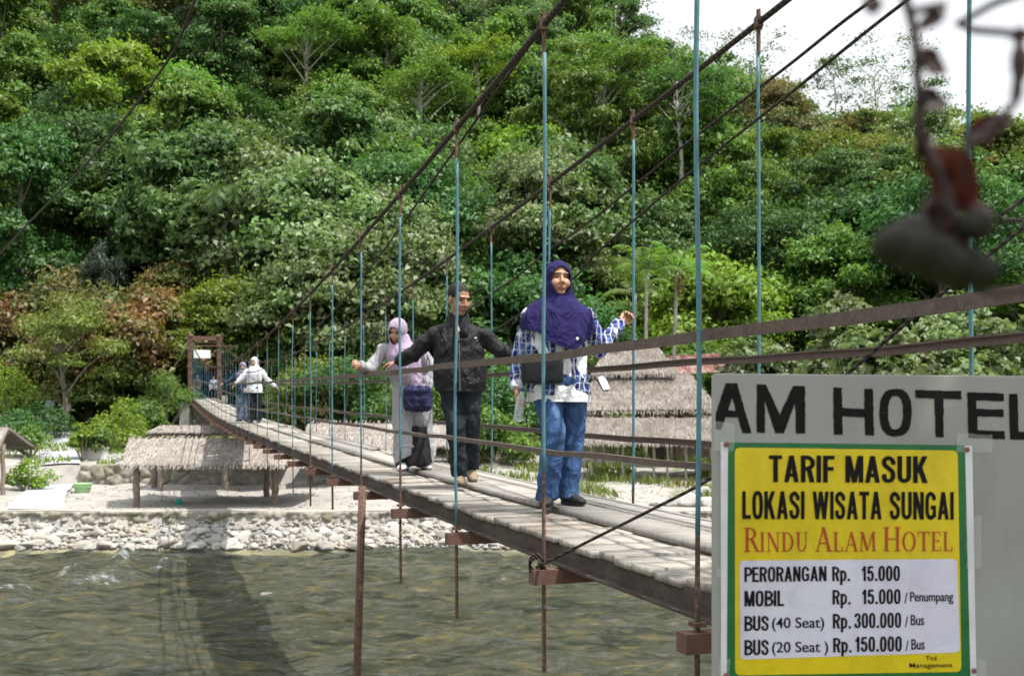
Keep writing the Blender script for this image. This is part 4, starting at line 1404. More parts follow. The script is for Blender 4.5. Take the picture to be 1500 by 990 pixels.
bm = bmesh.new()
q = [L(874, 552, 42.05), L(884, 551, 42.05), L(893, 572, 41.2), L(884, 574, 41.2)]
vs = [bm.verts.new(V(p) + V((0, -.06, .09))) for p in q] + [bm.verts.new(V(p) + V((0, -.05, .07))) for p in q]
bm.faces.new(vs[:4]); bm.faces.new(vs[4:][::-1])
for i in range(4): bm.faces.new((vs[i], vs[4 + i], vs[4 + (i + 1) % 4], vs[(i + 1) % 4]))
obj('tarpaulin_scrap', bm, mottled('white_tarpaulin', (.74, .75, .76), (.8, .8, .8), 4, .5), t)

# red corrugated roof
k = N('rusty_corrugated_iron')
v = k.coord('Object')
a = k.noise(k.coord('Object', (1.6, .25, 1)), 1.7, 5, .6); b = k.noise(v, 14, 3)
c_ = k.ramp(a, [(.36, (.12, .04, .03)), (.50, (.19, .065, .05)), (.58, (.30, .22, .20)), (.64, (.18, .07, .055))])
c_ = k.mix(.4, c_, k.ramp(b, [(.3, .6), (.7, 1.2)]), 'MULTIPLY')
M_TIN = k.done(k.pbr(c_, .6, k.bump(b, .3, .01), spec=.4))
t = thing('tin_roofed_shed', 'shed with a rusty red corrugated iron roof beside the thatched hut', 'shed', (X_(1030, 45), 45, zg(X_(1030, 45), 45)))
O = t.location
q00, q10, q11, q01 = [at(*p) - O for p in ((962, 548, 43.4), (1086, 543, 43.4), (1092, 515, 46.6), (978, 521, 46.6))]
q00 = at(975, 549, 43.4) - O
n_ = 130
vs, fs = [], []
for j in range(2):
    for i in range(n_):
        u = i / (n_ - 1)
        p = q00.lerp(q10, u) if j == 0 else q01.lerp(q11, u)
        vs.append(p + V((0, 0, .03 * math.sin(u * 34 * 2 * PI / 1.0))))
vs += [p - V((0, 0, .012)) for p in vs]
for i in range(n_ - 1):
    fs.append((i, i + 1, n_ + i + 1, n_ + i)); fs.append((2 * n_ + i, 3 * n_ + i, 3 * n_ + i + 1, 2 * n_ + i + 1))
    fs.append((i, 2 * n_ + i, 2 * n_ + i + 1, i + 1)); fs.append((n_ + i, n_ + i + 1, 3 * n_ + i + 1, 3 * n_ + i))
obj('corrugated_roof', np_mesh('tin', np.array([tuple(p) for p in vs]), np.array(fs)), M_TIN, t)
for p_, Yp_ in ((985, 43.6), (1078, 43.6), (992, 46.3), (1085, 46.3)):
    top = V((X_(p_, Yp_), Yp_, at(0, 546 if Yp_ < 45 else 521, Yp_).z)) - O
    post(V((X_(p_, Yp_), Yp_, zg(X_(p_, Yp_), Yp_) - .2)) - O, top, .06, M_POST, t)
bm = bmesh.new(); box(bm, (0, 1.0, .7), (3.4, .06, 1.5)); obj('plank_wall', bm, M_DARKWOOD, t)

# ------------------------------------------------------------------ small things on the bank
def lathe(bm, prof, seg=24, c=V((0, 0, 0))):
    rr_ = [[bm.verts.new(c + V((r_ * math.cos(2 * PI * j / seg), r_ * math.sin(2 * PI * j / seg), z))) for j in range(seg)] for r_, z in prof]
    for a, b in zip(rr_, rr_[1:]):
        for j in range(seg): bm.faces.new((a[j], a[(j + 1) % seg], b[(j + 1) % seg], b[j]))
    bm.faces.new(rr_[0][::-1]); bm.faces.new(rr_[-1])

px_, Yt = 121, 35.2
x = X_(px_, Yt); g = zg(x, Yt)
tub = thing('plastic_tub', 'faded light green tub standing beside the concrete path', 'tub', (x, Yt, g))
bm = bmesh.new(); lathe(bm, [(.20, -.01), (.24, .02), (.29, .26), (.30, .30), (.315, .30), (.315, .325), (.285, .325), (.27, .12), (.05, .10)]); obj('body', bm, mottled('green_plastic', (.28, .50, .22), (.36, .58, .30), 3, .5, .1), tub, smooth=True)
x = X_(262, 31.6); g = zg(x, 31.6)
bk = thing('plastic_bucket', 'small teal bucket lying in the shade under the front thatched shelter', 'bucket', (x, 31.6, g))
bm = bmesh.new(); lathe(bm, [(.07, -.01), (.075, .0), (.10, .16), (.108, .17), (.108, .185), (.095, .185), (.085, .05), (.02, .04)]); obj('body', bm, mottled('teal_plastic', (.02, .35, .28), (.03, .42, .34), 3, .45, .1), bk, smooth=True)
bm = bmesh.new(); sweep(bm, [V((.105 * math.cos(a), 0, .17 + .09 * math.sin(a))) for a in np.linspace(0, PI, 10)], [.005] * 10, 6); obj('handle', bm, M_WHITE, bk)
# white cloth hung at the shelter end
bm = bmesh.new()
nx_, ny_ = 14, 8
gr = [[bm.verts.new(at(166 + 26 * i / nx_ , 668 + 12 * i / nx_ + 9 * j / ny_ * (.4 + math.sin(PI * i / nx_)), 34) + V((0, .06 * math.sin(i * 1.3 + j), 0))) for i in range(nx_ + 1)] for j in range(ny_ + 1)]
for j in range(ny_):
    for i in range(nx_): bm.faces.new((gr[j][i], gr[j][i + 1], gr[j + 1][i + 1], gr[j + 1][i]))
g2 = bmesh.ops.solidify(bm, geom=bm.faces[:], thickness=.012)
tag(obj('hanging_cloth', bm, mottled('white_cloth', (.70, .71, .72), (.78, .78, .78), 5, .8), smooth=True), 'white cloth slung like a hammock off the left end of the front shelter', 'cloth')
# white planter blocks above the terrace wall
for px_, py_, wpx, lab in ((142, 668, 26, 'whitewashed planter block under the small shrub above the terrace wall'), (272, 592, 14, 'whitewashed stone block at the rusty portal foot')):
    Yb = 40.5 if px_ == 142 else 49.2
    x = X_(px_, Yb); g = zg(x, Yb)
    t = thing('planter_block', lab, 'planter', (x, Yb, g))
    bm = bmesh.new(); hh = .45 if px_ == 142 else 1.3
    ww = wpx / F * Yb
    box(bm, (0, 0, hh / 2 - .05), (ww, .45, hh)); box(bm, (0, 0, hh - .02), (ww + .08, .52, .07))
    obj('block', bm, mottled('whitewash', (.58, .57, .54), (.68, .67, .65), 4, .85, .3, c3=(.4, .38, .35)), t)
# white picket fence far left
t = thing('picket_fence', 'low white picket fence under the trees at the far left', 'fence', (X_(40, 49), 49, zg(X_(40, 49), 49)))
bm = bmesh.new()
for i in range(16):
    xx = -1.7 + i * .22
    box(bm, (xx, 0, .35), (.07, .03, .85))
obj('pickets', bm, M_WHITE, t)
bm = bmesh.new(); bar(bm, (-1.75, .035, .25), (1.75, .035, .25), .03, .06); bar(bm, (-1.75, .035, .6), (1.75, .035, .6), .03, .06); obj('rail', bm, M_WHITE, t)
# ================================================================== hotel wall with its painted name and the tariff poster
WA = math.radians(12)
WT = V((math.cos(WA), math.sin(WA), 0)); WNRM = V((math.sin(WA), -math.cos(WA), 0))
WO = at(1047, 547, 1.90)
def onwall(px, py, off=0.0):
    d = V(((px - 750) / F, 1.0, (HZ - py) / F))
    s = WO.dot(WNRM) / d.dot(WNRM)
    return d * s + WNRM * off
def uv(u, v): return (1040 + u / 2.2, 540 + v / 2.2)

k = N('grey_limewashed_plaster')
v = k.coord('Object')
a = k.noise(v, 2.2, 6, .6); b = k.noise(v, 60, 4, .7); c2 = k.noise(k.coord('Object', (1, 1, .25)), 9, 4, .6)
col = k.mix(k.ramp(a, [(.35, 0.0), (.65, 1.0)]), (.285, .28, .265), (.335, .335, .325))
col = k.mix(k.ramp(c2, [(.50, 0.0), (.70, .6)]), col, (.225, .22, .205))
M_PLASTER = k.done(k.pbr(col, .85, k.bump(b, .25, .002), spec=.25))
k = N('black_brushed_paint')
v = k.coord('Object')
b = k.noise(v, 70, 4, .7)
M_BLACK = k.done(k.pbr(k.mix(b, (.009, .007, .008), (.020, .017, .017)), .85, k.bump(b, .2, .001), spec=.08))
wall = thing('hotel_wall', 'grey plastered hotel wall lettered in black, at the lower right', 'wall', (WO.x, WO.y, zg(WO.x, WO.y)))
O = wall.location
bm = bmesh.new()
WL = .775
zb, ztop = -1.75, WO.z
def wp(s, z, d): return (WT * .036 * (d > 0 and s == 0)) + WO + WT * s - WNRM * d + V((0, 0, z - WO.z)) - O
vs = [bm.verts.new(wp(s, z, d)) for s in (0, WL) for d in (0, .10) for z in (zb, ztop)]
for q in ((0, 1, 3, 2), (4, 6, 7, 5), (0, 4, 5, 1), (2, 3, 7, 6), (0, 2, 6, 4), (1, 5, 7, 3)): bm.faces.new([vs[i] for i in q])
bmesh.ops.bevel(bm, geom=bm.edges[:], offset=.0015, segments=1, affect='EDGES')
obj('plaster', bm, M_PLASTER, wall)


def poly_px(bm, pts, off, o, th=.0006):
    """flat shape drawn in photo pixels on the wall plane, with a little thickness"""
    a = [bm.verts.new(onwall(*p, off) - o) for p in pts]
    f = bm.faces.new(a)
    f.normal_update()
    return f


def letter(name, polys, parent, o, mat=M_BLACK, off=.0012, rough=.5, holes=True):
    bm = bmesh.new()
    for pl in polys:
        # hand painted edges: subdivide and jitter slightly
        pts = []
        for (x0, y0), (x1, y1) in zip(pl, pl[1:] + pl[:1]):
            n = max(1, int(math.hypot(x1 - x0, y1 - y0) / 5))
            for i in range(n):
                t = i / n
                pts.append((x0 + (x1 - x0) * t + random.uniform(-rough, rough), y0 + (y1 - y0) * t + random.uniform(-rough, rough)))
        poly_px(bm, pts, off, o)
    bmesh.ops.triangulate(bm, faces=bm.faces[:])
    return obj(name, bm, mat, parent)


def ring_px(cx, cy, rx, ry, sx, sy, n=28, p=2.6):
    """an O as two half shapes, superelliptic"""
    def e(a, r1, r2):
        c, s = math.cos(a), math.sin(a)
        return (cx + r1 * math.copysign(abs(c) ** (2 / p), c), cy + r2 * math.copysign(abs(s) ** (2 / p), s))
    out = []
    for a0 in (0, PI):
        A = np.linspace(a0, a0 + PI, n)
        out.append([e(a, rx, ry) for a in A] + [e(a, rx - sx, ry - sy) for a in A[::-1]])
    return out

U = lambda pts: [uv(*p) for p in pts]
LET = {
    'A': [U([(50, 46), (87, 47), (100, 90), (133, 207), (102, 206), (88, 158), (48, 154), (30, 196), (20, 196), (20, 130), (22, 120)]),],
    'M': [U([(150, 50), (180, 51), (224, 148), (268, 54), (305, 55), (307, 209), (276, 208), (274, 108), (238, 208), (210, 207), (176, 104), (177, 206), (149, 204)])],
    'H': [U([(397, 60), (424, 61), (426, 126), (497, 129), (496, 63), (524, 64), (528, 215), (499, 214), (498, 156), (426, 153), (426, 212), (398, 211)])],
    'O': ring_px(*uv(597, 141), 52 / 2.2, 76.5 / 2.2, 28 / 2.2, 23 / 2.2),
    'T': [U([(661, 68), (809, 72), (809, 98), (752, 97), (751, 220), (726, 219), (723, 95), (661, 93)])],
    'E': [U([(828, 75), (946, 79), (946, 104), (857, 101), (859, 129), (945, 131), (945, 155), (860, 153), (861, 197), (949, 201), (949, 227), (832, 222)])],
    'L': [U([(962, 80), (990, 81), (993, 202), (1075, 206), (1075, 231), (966, 227)])],
}
# the counter of the A is cut by building it from strokes
LET['A'] = [U([(50, 46), (70, 46), (70, 92), (58, 133), (40, 182), (34, 196), (18, 196), (18, 143)]),
            U([(70, 46), (87, 47), (133, 207), (103, 206), (70, 92)]), U([(57.5, 134), (82, 134.5), (89, 157), (49.5, 156)])]
for ch, polys in LET.items():
    letter('painted_letter', polys, wall, O)

# ---- poster
post_ = thing('tariff_poster', 'green edged yellow tariff poster with prices taped to the hotel wall', 'poster', onwall(1237, 820))
O = post_.location
def plas(name, c1, c2, rough=.38, spec=.45):
    k = N(name); v = k.coord('Object')
    cr = k.noise(v, 9, 5, .6, .6)
    dirt = k.ramp(k.noise(k.coord('Object', (1, 1, .5)), 7, 6, .7), [(.30, .78), (.55, 1.04)])
    return k.done(k.pbr(k.mix(1.0, k.mix(k.noise(v, 4, 3), c1, c2), dirt, 'MULTIPLY'), rough, k.bump(cr, .4, .012), spec=spec))
M_PW = plas('white_vinyl', (.66, .64, .70), (.71, .69, .75))
M_PG = plas('green_vinyl', (.012, .125, .035), (.018, .15, .045))
M_PY = plas('yellow_vinyl', (.66, .49, .008), (.70, .53, .012))
M_PLIL = plas('lilac_white_vinyl', (.62, .59, .74), (.67, .64, .78))
M_PRED = plas('red_print', (.42, .045, .02), (.46, .055, .025))
M_PBLK = plas('black_print', (.009, .008, .010), (.013, .011, .014), .7, .12)


def rrect(c4, r, n=7):
    """rounded quad: corners tl,tr,br,bl"""
    out = []
    c4 = [V((*c, 0)) for c in c4]
    for i in range(4):
        p, a, b = c4[i], c4[i - 1], c4[(i + 1) % 4]
        da, db = (a - p).normalized() * r, (b - p).normalized() * r
        for j in range(n + 1):
            t = j / n
            q = (p + da) * (1 - t) ** 2 + p * 2 * t * (1 - t) + (p + db) * t * t
            out.append((q.x, q.y))
    return out

def sheet(name, pts, mat, off, thick=0.0):
    bm = bmesh.new()
    f = poly_px(bm, pts, off, O)
    if thick:
        e = bmesh.ops.extrude_face_region(bm, geom=[f])
        bmesh.ops.translate(bm, vec=-WNRM * thick, verts=[g for g in e['geom'] if isinstance(g, bmesh.types.BMVert)])
    return obj(name, bm, mat, post_)

sheet('backing_sheet', U([(33, 236), (842, 248), (856, 1012), (34, 1018)]), M_PW, .0030, .0018)
sheet('green_border', U([(56, 236.5), (818, 246), (836, 1003), (52, 1009)]), M_PG, .0036)
sheet('yellow_panel', rrect(U([(77, 253), (794, 263), (806, 974), (78, 985)]), 9), M_PY, .0042)
sheet('price_panel', rrect(U([(92, 616), (791, 611), (801, 911), (94, 934)]), 8), M_PLIL, .0048)


def text_mesh(s, offset):
    cu = bpy.data.curves.new('t', 'FONT'); cu.body = s; cu.offset = offset; cu.resolution_u = 6
    o = bpy.data.objects.new('t', cu); COL.objects.link(o)
    dg = bpy.context.evaluated_depsgraph_get(); dg.update()
    me = bpy.data.meshes.new_from_object(o.evaluated_get(dg))
    bpy.data.objects.remove(o); bpy.data.curves.remove(cu)
    return me


def print_text(s, box4, mat=M_PBLK, offset=.022, off=.0056, name='printed_line'):
    """lay the words s into the quad (u0,u1,v0l,v1l,v0r,v1r)"""
    me = text_mesh(s, offset)
    u0, u1, a0, a1, b0, b1 = box4
    n = len(me.vertices)
    c = np.empty(n * 3, np.float32); me.vertices.foreach_get('co', c); c = c.reshape(-1, 3)
    lo, hi = c.min(0), c.max(0)
    out = []
    for p in c:
        tx = (p[0] - lo[0]) / (hi[0] - lo[0]); ty = (hi[1] - p[1]) / (hi[1] - lo[1])
        u = u0 + (u1 - u0) * tx
        v_ = (a0 + (b0 - a0) * tx) * (1 - ty) + (a1 + (b1 - a1) * tx) * ty
        out.append(tuple(onwall(*uv(u, v_), off) - O))
    me.vertices.foreach_set('co', np.array(out, np.float32).ravel())
    me.materials.clear()
    me.update()
    return obj(name, me, mat, post_)


# heavy condensed capitals drawn as strokes on a 100 unit high grid
CT, CH = 17.0, 14.0
def rib(pts, k=1.0, smooth=False):
    """a stroke along pts, a little thinner where it runs level; cut square"""
    P_ = [V((x, y, 0)) for x, y in pts]
    if smooth: P_ = spline(P_, 7)
    L_, R2 = [], []
    n = len(P_)
    for i in range(n):
        d = (P_[min(i + 1, n - 1)] - P_[max(i - 1, 0)]).normalized()
        t = (CT * abs(d.y) + CH * abs(d.x)) / (abs(d.x) + abs(d.y)) * k / 2
        nn = V((-d.y, d.x, 0)) * t
        L_.append(P_[i] + nn); R2.append(P_[i] - nn)
    return [[(a.x, a.y), (b.x, b.y), (c.x, c.y), (d.x, d.y)] for a, b, c, d in zip(L_, L_[1:], R2[1:], R2)]
def cl(x0, y0, x1, y1, w=CT): return [[(x0 - w / 2, y0), (x0 + w / 2, y0), (x1 + w / 2, y1), (x1 - w / 2, y1)]]
def cst(x, y0=0, y1=100, w=CT): return cl(x, y0, x, y1, w)
def chz(x0, x1, y, h=CH): return [[(x0, y - h / 2), (x1, y - h / 2), (x1, y + h / 2), (x0, y + h / 2)]]
def cring(cx, cy, rx, ry, n=30, p=2.7):
    o = []
    def e(a, fx, fy):
        c, s_ = math.cos(a), math.sin(a)
        return (cx + fx * math.copysign(abs(c) ** (2 / p), c), cy + fy * math.copysign(abs(s_) ** (2 / p), s_))
    A_ = np.linspace(0, 2 * PI, n + 1)
    for a0, a1 in zip(A_, A_[1:]):
        o.append([e(a0, rx, ry), e(a1, rx, ry), e(a1, rx - CT, ry - CH), e(a0, rx - CT, ry - CH)])
    return o
def bowl(y0, y1, xr=38.5, x0=8):
    m = (y0 + y1) / 2
    return rib([(x0, y1 - 7), (22, y1 - 7), (xr - 11, y1 - 10), (xr - 1, m + 8), (xr - 1, m - 8), (xr - 11, y0 + 10), (22, y0 + 7), (x0, y0 + 7)], 1, True)
CG = {
 'T': (48, chz(0, 48, 93) + cst(24, 0, 90)),
 'A': (54, cl(8.5, 0, 27, 100) + cl(45.5, 0, 27, 100) + chz(14, 40, 27, 13)),
 'R': (50, cst(8.5) + bowl(44, 100, 43) + cl(41, 0, 30, 48, 18)),
 'I': (17, cst(8.5)), 'F': (42, cst(8.5) + chz(8, 42, 93) + chz(8, 38, 51)),
 'E': (44, cst(8.5) + chz(8, 43, 93) + chz(8, 40, 52) + chz(8, 44, 7)),
 'L': (42, cst(8.5) + chz(8, 42, 7)),
 'M': (64, cst(8) + cst(56) + cl(11, 100, 32, 0, 17) + cl(53, 100, 32, 0, 17)),
 'N': (52, cst(8.5) + cst(43.5) + cl(10, 100, 42, 0, 18)),
 'W': (78, cl(8.5, 100, 22, 0) + cl(39, 100, 22, 0, 16) + cl(39, 100, 56, 0, 16) + cl(69.5, 100, 56, 0)),
 'K': (54, cst(8.5) + cl(14, 38, 43, 100, 19) + cl(44, 0, 24, 58, 19)),
 'U': (50, rib([(8.5, 100), (8.5, 60), (8.5, 32), (11, 15), (25, 7), (39, 15), (41.5, 32), (41.5, 60), (41.5, 100)], 1, True)),
 'S': (50, rib([(41, 68), (40, 82), (25, 93), (10, 84), (10, 68), (24, 55), (38, 42), (41, 26), (36, 12), (24, 7), (11, 13), (8.5, 32)], 1, True)),
 'O': (52, cring(26, 50, 26, 51)), 'G': (54, rib([(44, 70), (41, 84), (27, 93.5), (12, 83), (8.5, 50), (12, 17), (27, 6.5), (40, 14), (45, 24)], 1, True) + chz(27, 52, 44) + cst(45, 8, 46, 15)),
 'P': (48, cst(8.5) + bowl(40, 100, 46)), 'B': (52, cst(8.5) + bowl(46, 100, 45) + bowl(0, 55, 48)),
 'D': (52, cst(8.5) + bowl(0, 100, 50)),
 '0': (46, cring(23, 50, 23, 51)), '1': (34, cst(23, 0, 100) + rib([(3, 72), (14, 78), (20, 92)], .9, True)),
 '5': (46, chz(10, 42, 93) + rib([(12, 95), (9, 50)], .95) + rib([(10, 52), (23, 63), (35, 54), (38, 34), (34, 13), (22, 7), (11, 13), (7.5, 30)], 1, True)),
 '3': (46, rib([(8, 74), (12, 88), (23, 93), (35, 86), (36, 66), (25, 54), (20, 53)], 1, True) + rib([(22, 53), (34, 46), (38, 28), (33, 12), (22, 7), (11, 13), (7.5, 30)], 1, True)),
 'p': (46, cst(8.5, -26, 74) + rib([(8, 50), (16, 64), (26, 66), (36, 54), (37.5, 36), (34, 16), (24, 7), (14, 10), (8, 22)], .95, True)),
 '.': (20, cst(10, 0, 17, 17)), ' ': (26, []), '/': (24, cl(4, -4, 20, 104, 8)),
}


def block(s, u0, u1, v0, v1, slope=0.0, mat=None, off=.0056, gap=7, base=None):
    """v0 top and v1 baseline of the capitals"""
    pen, out = 0.0, []
    for ch in s:
        w_, pl = CG[ch]
        out += [[(x + pen, y) for x, y in p] for p in pl]
        pen += w_ + gap
    pen -= gap
    bm = bmesh.new()
    for i, p in enumerate(out):
        q = []
        for x, y in p:
            t = x / pen
            q.append(uv(u0 + (u1 - u0) * t, v1 - (v1 - v0) * y / 100 + slope * (u1 - u0) * t))
        poly_px(bm, q, off + .00003 * (i % 7), O)
    return obj('printed_line', bm, mat or M_PBLK, post_)


def pt(s, u0, u1, v0, v1, slope=0.0, **kw):
    """lighter lines: the same words laid three times a hair apart to thicken them"""
    d = slope * (u1 - u0)
    for q in ((-.55, 0, .55) if v1 - v0 > 25 else (0,)):
        o = print_text(s, (u0 + q, u1 + q, v0, v1, v0 + d, v1 + d), offset=.004, off=.0056 + .00006 * q)
block('TARIF MASUK', 186, 697, 278, 364, .006)
block('LOKASI WISATA SUNGAI', 100, 780, 393, 482, .004)
for w_, a, b, t_, bl, sl in (('PERORANGAN', 107, 371, 637, 685, -.012), ('Rp.', 389, 447, 635, 682, 0), ('15.000', 483, 607, 634, 682, -.01), ('MOBIL', 107, 234, 713, 763, -.008), ('Rp.', 390, 449, 710, 757, 0), ('15.000', 484, 609, 709, 756, -.01),
                       ('BUS', 107, 185, 794, 842, -.01), ('Rp.', 391, 450, 787, 834, 0), ('300.000', 460, 611, 785, 833, -.012), ('BUS', 107, 185, 871, 920, -.012), ('Rp.', 392, 452, 864, 911, 0), ('150.000', 462, 613, 861, 909, -.012),
                       ('/', 621, 632, 720, 752, 0), ('/', 623, 633, 796, 828, 0), ('/', 625, 635, 873, 905, 0)):
    block(w_, a, b, t_, bl, sl, gap=6)
pt('Penumpang', 640, 778, 717, 757, -.006)
pt('(40 Seat)', 196, 363, 799, 844, -.012)
pt('Bus', 642, 684, 790, 824, -.01)
pt('(20 Seat )', 196, 376, 877, 922, -.012)
pt('Bus', 644, 686, 868, 902, -.01)
pt('Ttd', 689, 724, 922, 936, 0)
pt('Management', 638, 777, 945, 965, -.01)

# the roman capitals of the hotel name: thick and thin strokes with serifs, on a 100 unit high grid
TK, TN, SF = 13, 5, 4
def rect(x0, y0, x1, y1): return [(x0, y0), (x1, y0), (x1, y1), (x0, y1)]
def stem(x, thick=TK, w=15): return [rect(x - thick / 2, 0, x + thick / 2, 100), rect(x - w, 0, x + w, SF), rect(x - w, 100 - SF, x + w, 100)]
def line(x0, y0, x1, y1, w): return [(x0 - w / 2, y0), (x0 + w / 2, y0), (x1 + w / 2, y1), (x1 - w / 2, y1)]
def arc(cx, cy, rx, ry, a0, a1, tx, ty, n=16):
    A = np.linspace(math.radians(a0), math.radians(a1), n)
    return [(cx + rx * math.cos(a), cy + ry * math.sin(a)) for a in A] + [(cx + (rx - tx) * math.cos(a), cy + (ry - ty) * math.sin(a)) for a in A[::-1]]
GL = {
    'R': (70, stem(15) + [arc(26, 75, 32, 25, -90, 90, 12, 5), rect(18, 95, 28, 100), rect(18, 50, 28, 55), line(66, 0, 36, 53, 14), rect(56, 0, 78, SF)]),
    'I': (32, stem(15)),
    'N': (84, [rect(12, 0, 17, 100), rect(67, 0, 72, 100), line(68, 0, 15, 100, 14), rect(2, 0, 27, SF), rect(2, 96, 18, 100), rect(57, 96, 82, 100)]),
    'D': (78, stem(15) + [arc(28, 50, 44, 50, -90, 90, 13, 5), rect(20, 95, 30, 100), rect(20, 0, 30, 5)]),
    'U': (78, [rect(9, 32, 22, 100), rect(58, 32, 63, 100), arc(36, 34, 27, 34, 180, 360, 9, 6), rect(1, 96, 30, 100), rect(48, 96, 74, 100)]),
    'A': (80, [line(8, 0, 40, 100, 6), line(68, 0, 38, 100, 14), rect(20, 32, 58, 37), rect(-2, 0, 20, SF), rect(54, 0, 82, SF)]),
    'L': (62, stem(15) + [rect(15, 0, 56, SF + 1), rect(51, 0, 56, 24)]),
    'M': (104, [line(12, 0, 16, 100, 6), line(88, 0, 84, 100, 13), line(48, 4, 18, 100, 14), line(49, 4, 82, 100, 6), rect(2, 0, 24, SF), rect(76, 0, 102, SF), rect(4, 96, 18, 100), rect(80, 96, 98, 100)]),
    'H': (84, stem(15) + stem(68) + [rect(15, 48, 68, 53)]),
    'O': (86, [arc(42, 50, 40, 51, 0, 180, 13, 5, 24), arc(42, 50, 40, 51, 180, 360, 13, 5, 24)]),
    'T': (74, [rect(31, 0, 44, 100), rect(20, 0, 55, SF), rect(2, 95, 73, 100), rect(2, 78, 6, 100), rect(69, 78, 73, 100)]),
    'E': (64, stem(15) + [rect(15, 0, 58, 5), rect(15, 95, 56, 100), rect(15, 50, 46, 55), rect(54, 0, 58, 22), rect(52, 80, 56, 100), rect(42, 43, 46, 62)]),
}
pen = 0.0
shapes = []
for word in ('RINDU', 'ALAM', 'HOTEL'):
    for i, ch in enumerate(word):
        s = 1.0 if i == 0 else .80
        adv, pl = GL[ch]
        shapes.append([[(pen + x * s * .92, y * s) for x, y in p] for p in pl])
        pen += adv * s * .92 + 5
    pen += 24
W_ = pen - 29
bm = bmesh.new()
lift = 0
for gl in shapes:
    for p in gl:
        lift += 1
        q = []
        for x, y in p:
            u = 106 + (779 - 106) * x / W_
            v_ = 588 - (y / 100) * 78 - .004 * (u - 106)
            q.append(uv(u, v_))
        poly_px(bm, q, .0054 + .00002 * (lift % 9), O)
bmesh.ops.triangulate(bm, faces=bm.faces[:])
obj('printed_line', bm, M_PRED, post_)

# tape at the corners and along the edges
k = N('clear_tape')
gl_ = k.pbr((.85, .85, .87), .18, spec=.6); tr = k.n('BsdfTransparent').outputs[0]
ms = k.n('MixShader', Fac=.84); k.t.links.new(gl_, ms.inputs[1]); k.t.links.new(tr, ms.inputs[2])
M_TAPE = k.done(ms.outputs[0])
for q in ([(10, 170), (75, 178), (72, 268), (8, 262)], [(790, 205), (905, 212), (902, 268), (788, 270)], [(20, 640), (46, 640), (46, 668), (18, 668)], [(818, 470), (868, 474), (866, 640), (820, 640)], [(835, 930), (885, 940), (880, 1010), (832, 1000)], [(24, 930), (60, 934), (58, 1010), (22, 1010)]):
    bm = bmesh.new()
    pts = []
    qq = U(q)
    for (x0, y0), (x1, y1) in zip(qq, qq[1:] + qq[:1]):
        for i in range(7):
            t = i / 7; pts.append((x0 + (x1 - x0) * t + random.uniform(-1.2, 1.2), y0 + (y1 - y0) * t + random.uniform(-1.2, 1.2)))
    poly_px(bm, pts, .0066, O)
    bmesh.ops.triangulate(bm, faces=bm.faces[:])
    obj('tape', bm, M_TAPE, post_)
for u_, v_ in ((48, 243), (822, 260), (845, 970), (47, 985)):
    bm = bmesh.new()
    c = onwall(*uv(u_, v_), .006) - O
    ell(bm, c, (.0052, .003, .0052))
    obj('eyelet', bm, mottled('dull_red_eyelet', (.20, .06, .06), (.30, .12, .10), 300), post_, smooth=True)
# ================================================================== people
def cloth(name, c1, c2, scale=30, rough=.9, bump=.3, wr=1.0):
    k = N(name); v = k.coord('Object')
    a = k.noise(v, scale, 4, .6); b = k.noise(v, scale * 8, 2)
    w = k.noise(k.coord('Object', (1, 1, .55)), 8.5, 4, .55, 1.6)
    return k.done(k.pbr(k.mix(a, c1, c2), rough, k.bump(k.math('ADD', k.math('MULTIPLY', w, wr), k.math('MULTIPLY', b, .03)), .8, .06), spec=.2))
def skin(name, c):
    k = N(name); v = k.coord('Object')
    a = k.noise(v, 18, 3)
    col = k.mix(a, tuple(q * .88 for q in c), tuple(q * 1.1 for q in c))
    p = k.n('BsdfPrincipled', Base__Color=col, Roughness=.52)
    p.inputs['Subsurface Weight'].default_value = .06
    p.inputs['Subsurface Radius'].default_value = (.012, .005, .003)
    return k.done(p.outputs[0])
SK_A = skin('warm_brown_skin', (.40, .215, .135)); SK_B = skin('brown_skin', (.33, .17, .105)); SK_C = skin('tan_skin', (.42, .24, .16))
M_EYE = mottled('dark_eye', (.012, .008, .006), (.02, .012, .01), 50, .3)
M_BROW = mottled('dark_brow', (.05, .03, .022), (.075, .045, .033), 90, .8)
M_LIP = mottled('lips', (.26, .085, .07), (.30, .10, .08), 60, .5)
M_HAIR = mottled('short_black_hair', (.006, .005, .005), (.016, .013, .012), 120, .6, .6, .004)
M_SOLE = mottled('shoe_black', (.012, .012, .014), (.025, .025, .028), 40, .6)


def head_m(yaw, pitch, roll=0.0):
    return Matrix.Rotation(yaw, 3, 'Z') @ Matrix.Rotation(roll, 3, 'Y') @ Matrix.Rotation(pitch, 3, 'X')


def add_head(bm, c, M, s=1.0):
    c = V(c)
    P = lambda x, y, z: c + M @ V((x * s, y * s, z * s))
    E = lambda p, r: ell(bm, P(*p), tuple(q * s for q in r), M, 18, 12)
    E((0, .014, .034), (.073, .093, .088)); E((0, -.020, -.030), (.061, .066, .082)); E((0, -.052, -.090), (.030, .026, .022))
    E((.036, -.052, -.030), (.028, .032, .034)); E((-.036, -.052, -.030), (.028, .032, .034))
    E((0, -.074, .032), (.050, .016, .012))
    sweep(bm, [P(0, -.078, .020), P(0, -.094, -.006), P(0, -.104, -.028), P(0, -.092, -.037)], [.008 * s, .010 * s, .0145 * s, .010 * s], 8)
    E((.013, -.090, -.031), (.009, .010, .008)); E((-.013, -.090, -.031), (.009, .010, .008))
    E((0, -.082, -.060), (.024, .012, .007)); E((0, -.081, -.070), (.020, .012, .007))
    for q in (-1, 1): E((q * .074, .012, -.008), (.011, .020, .032))


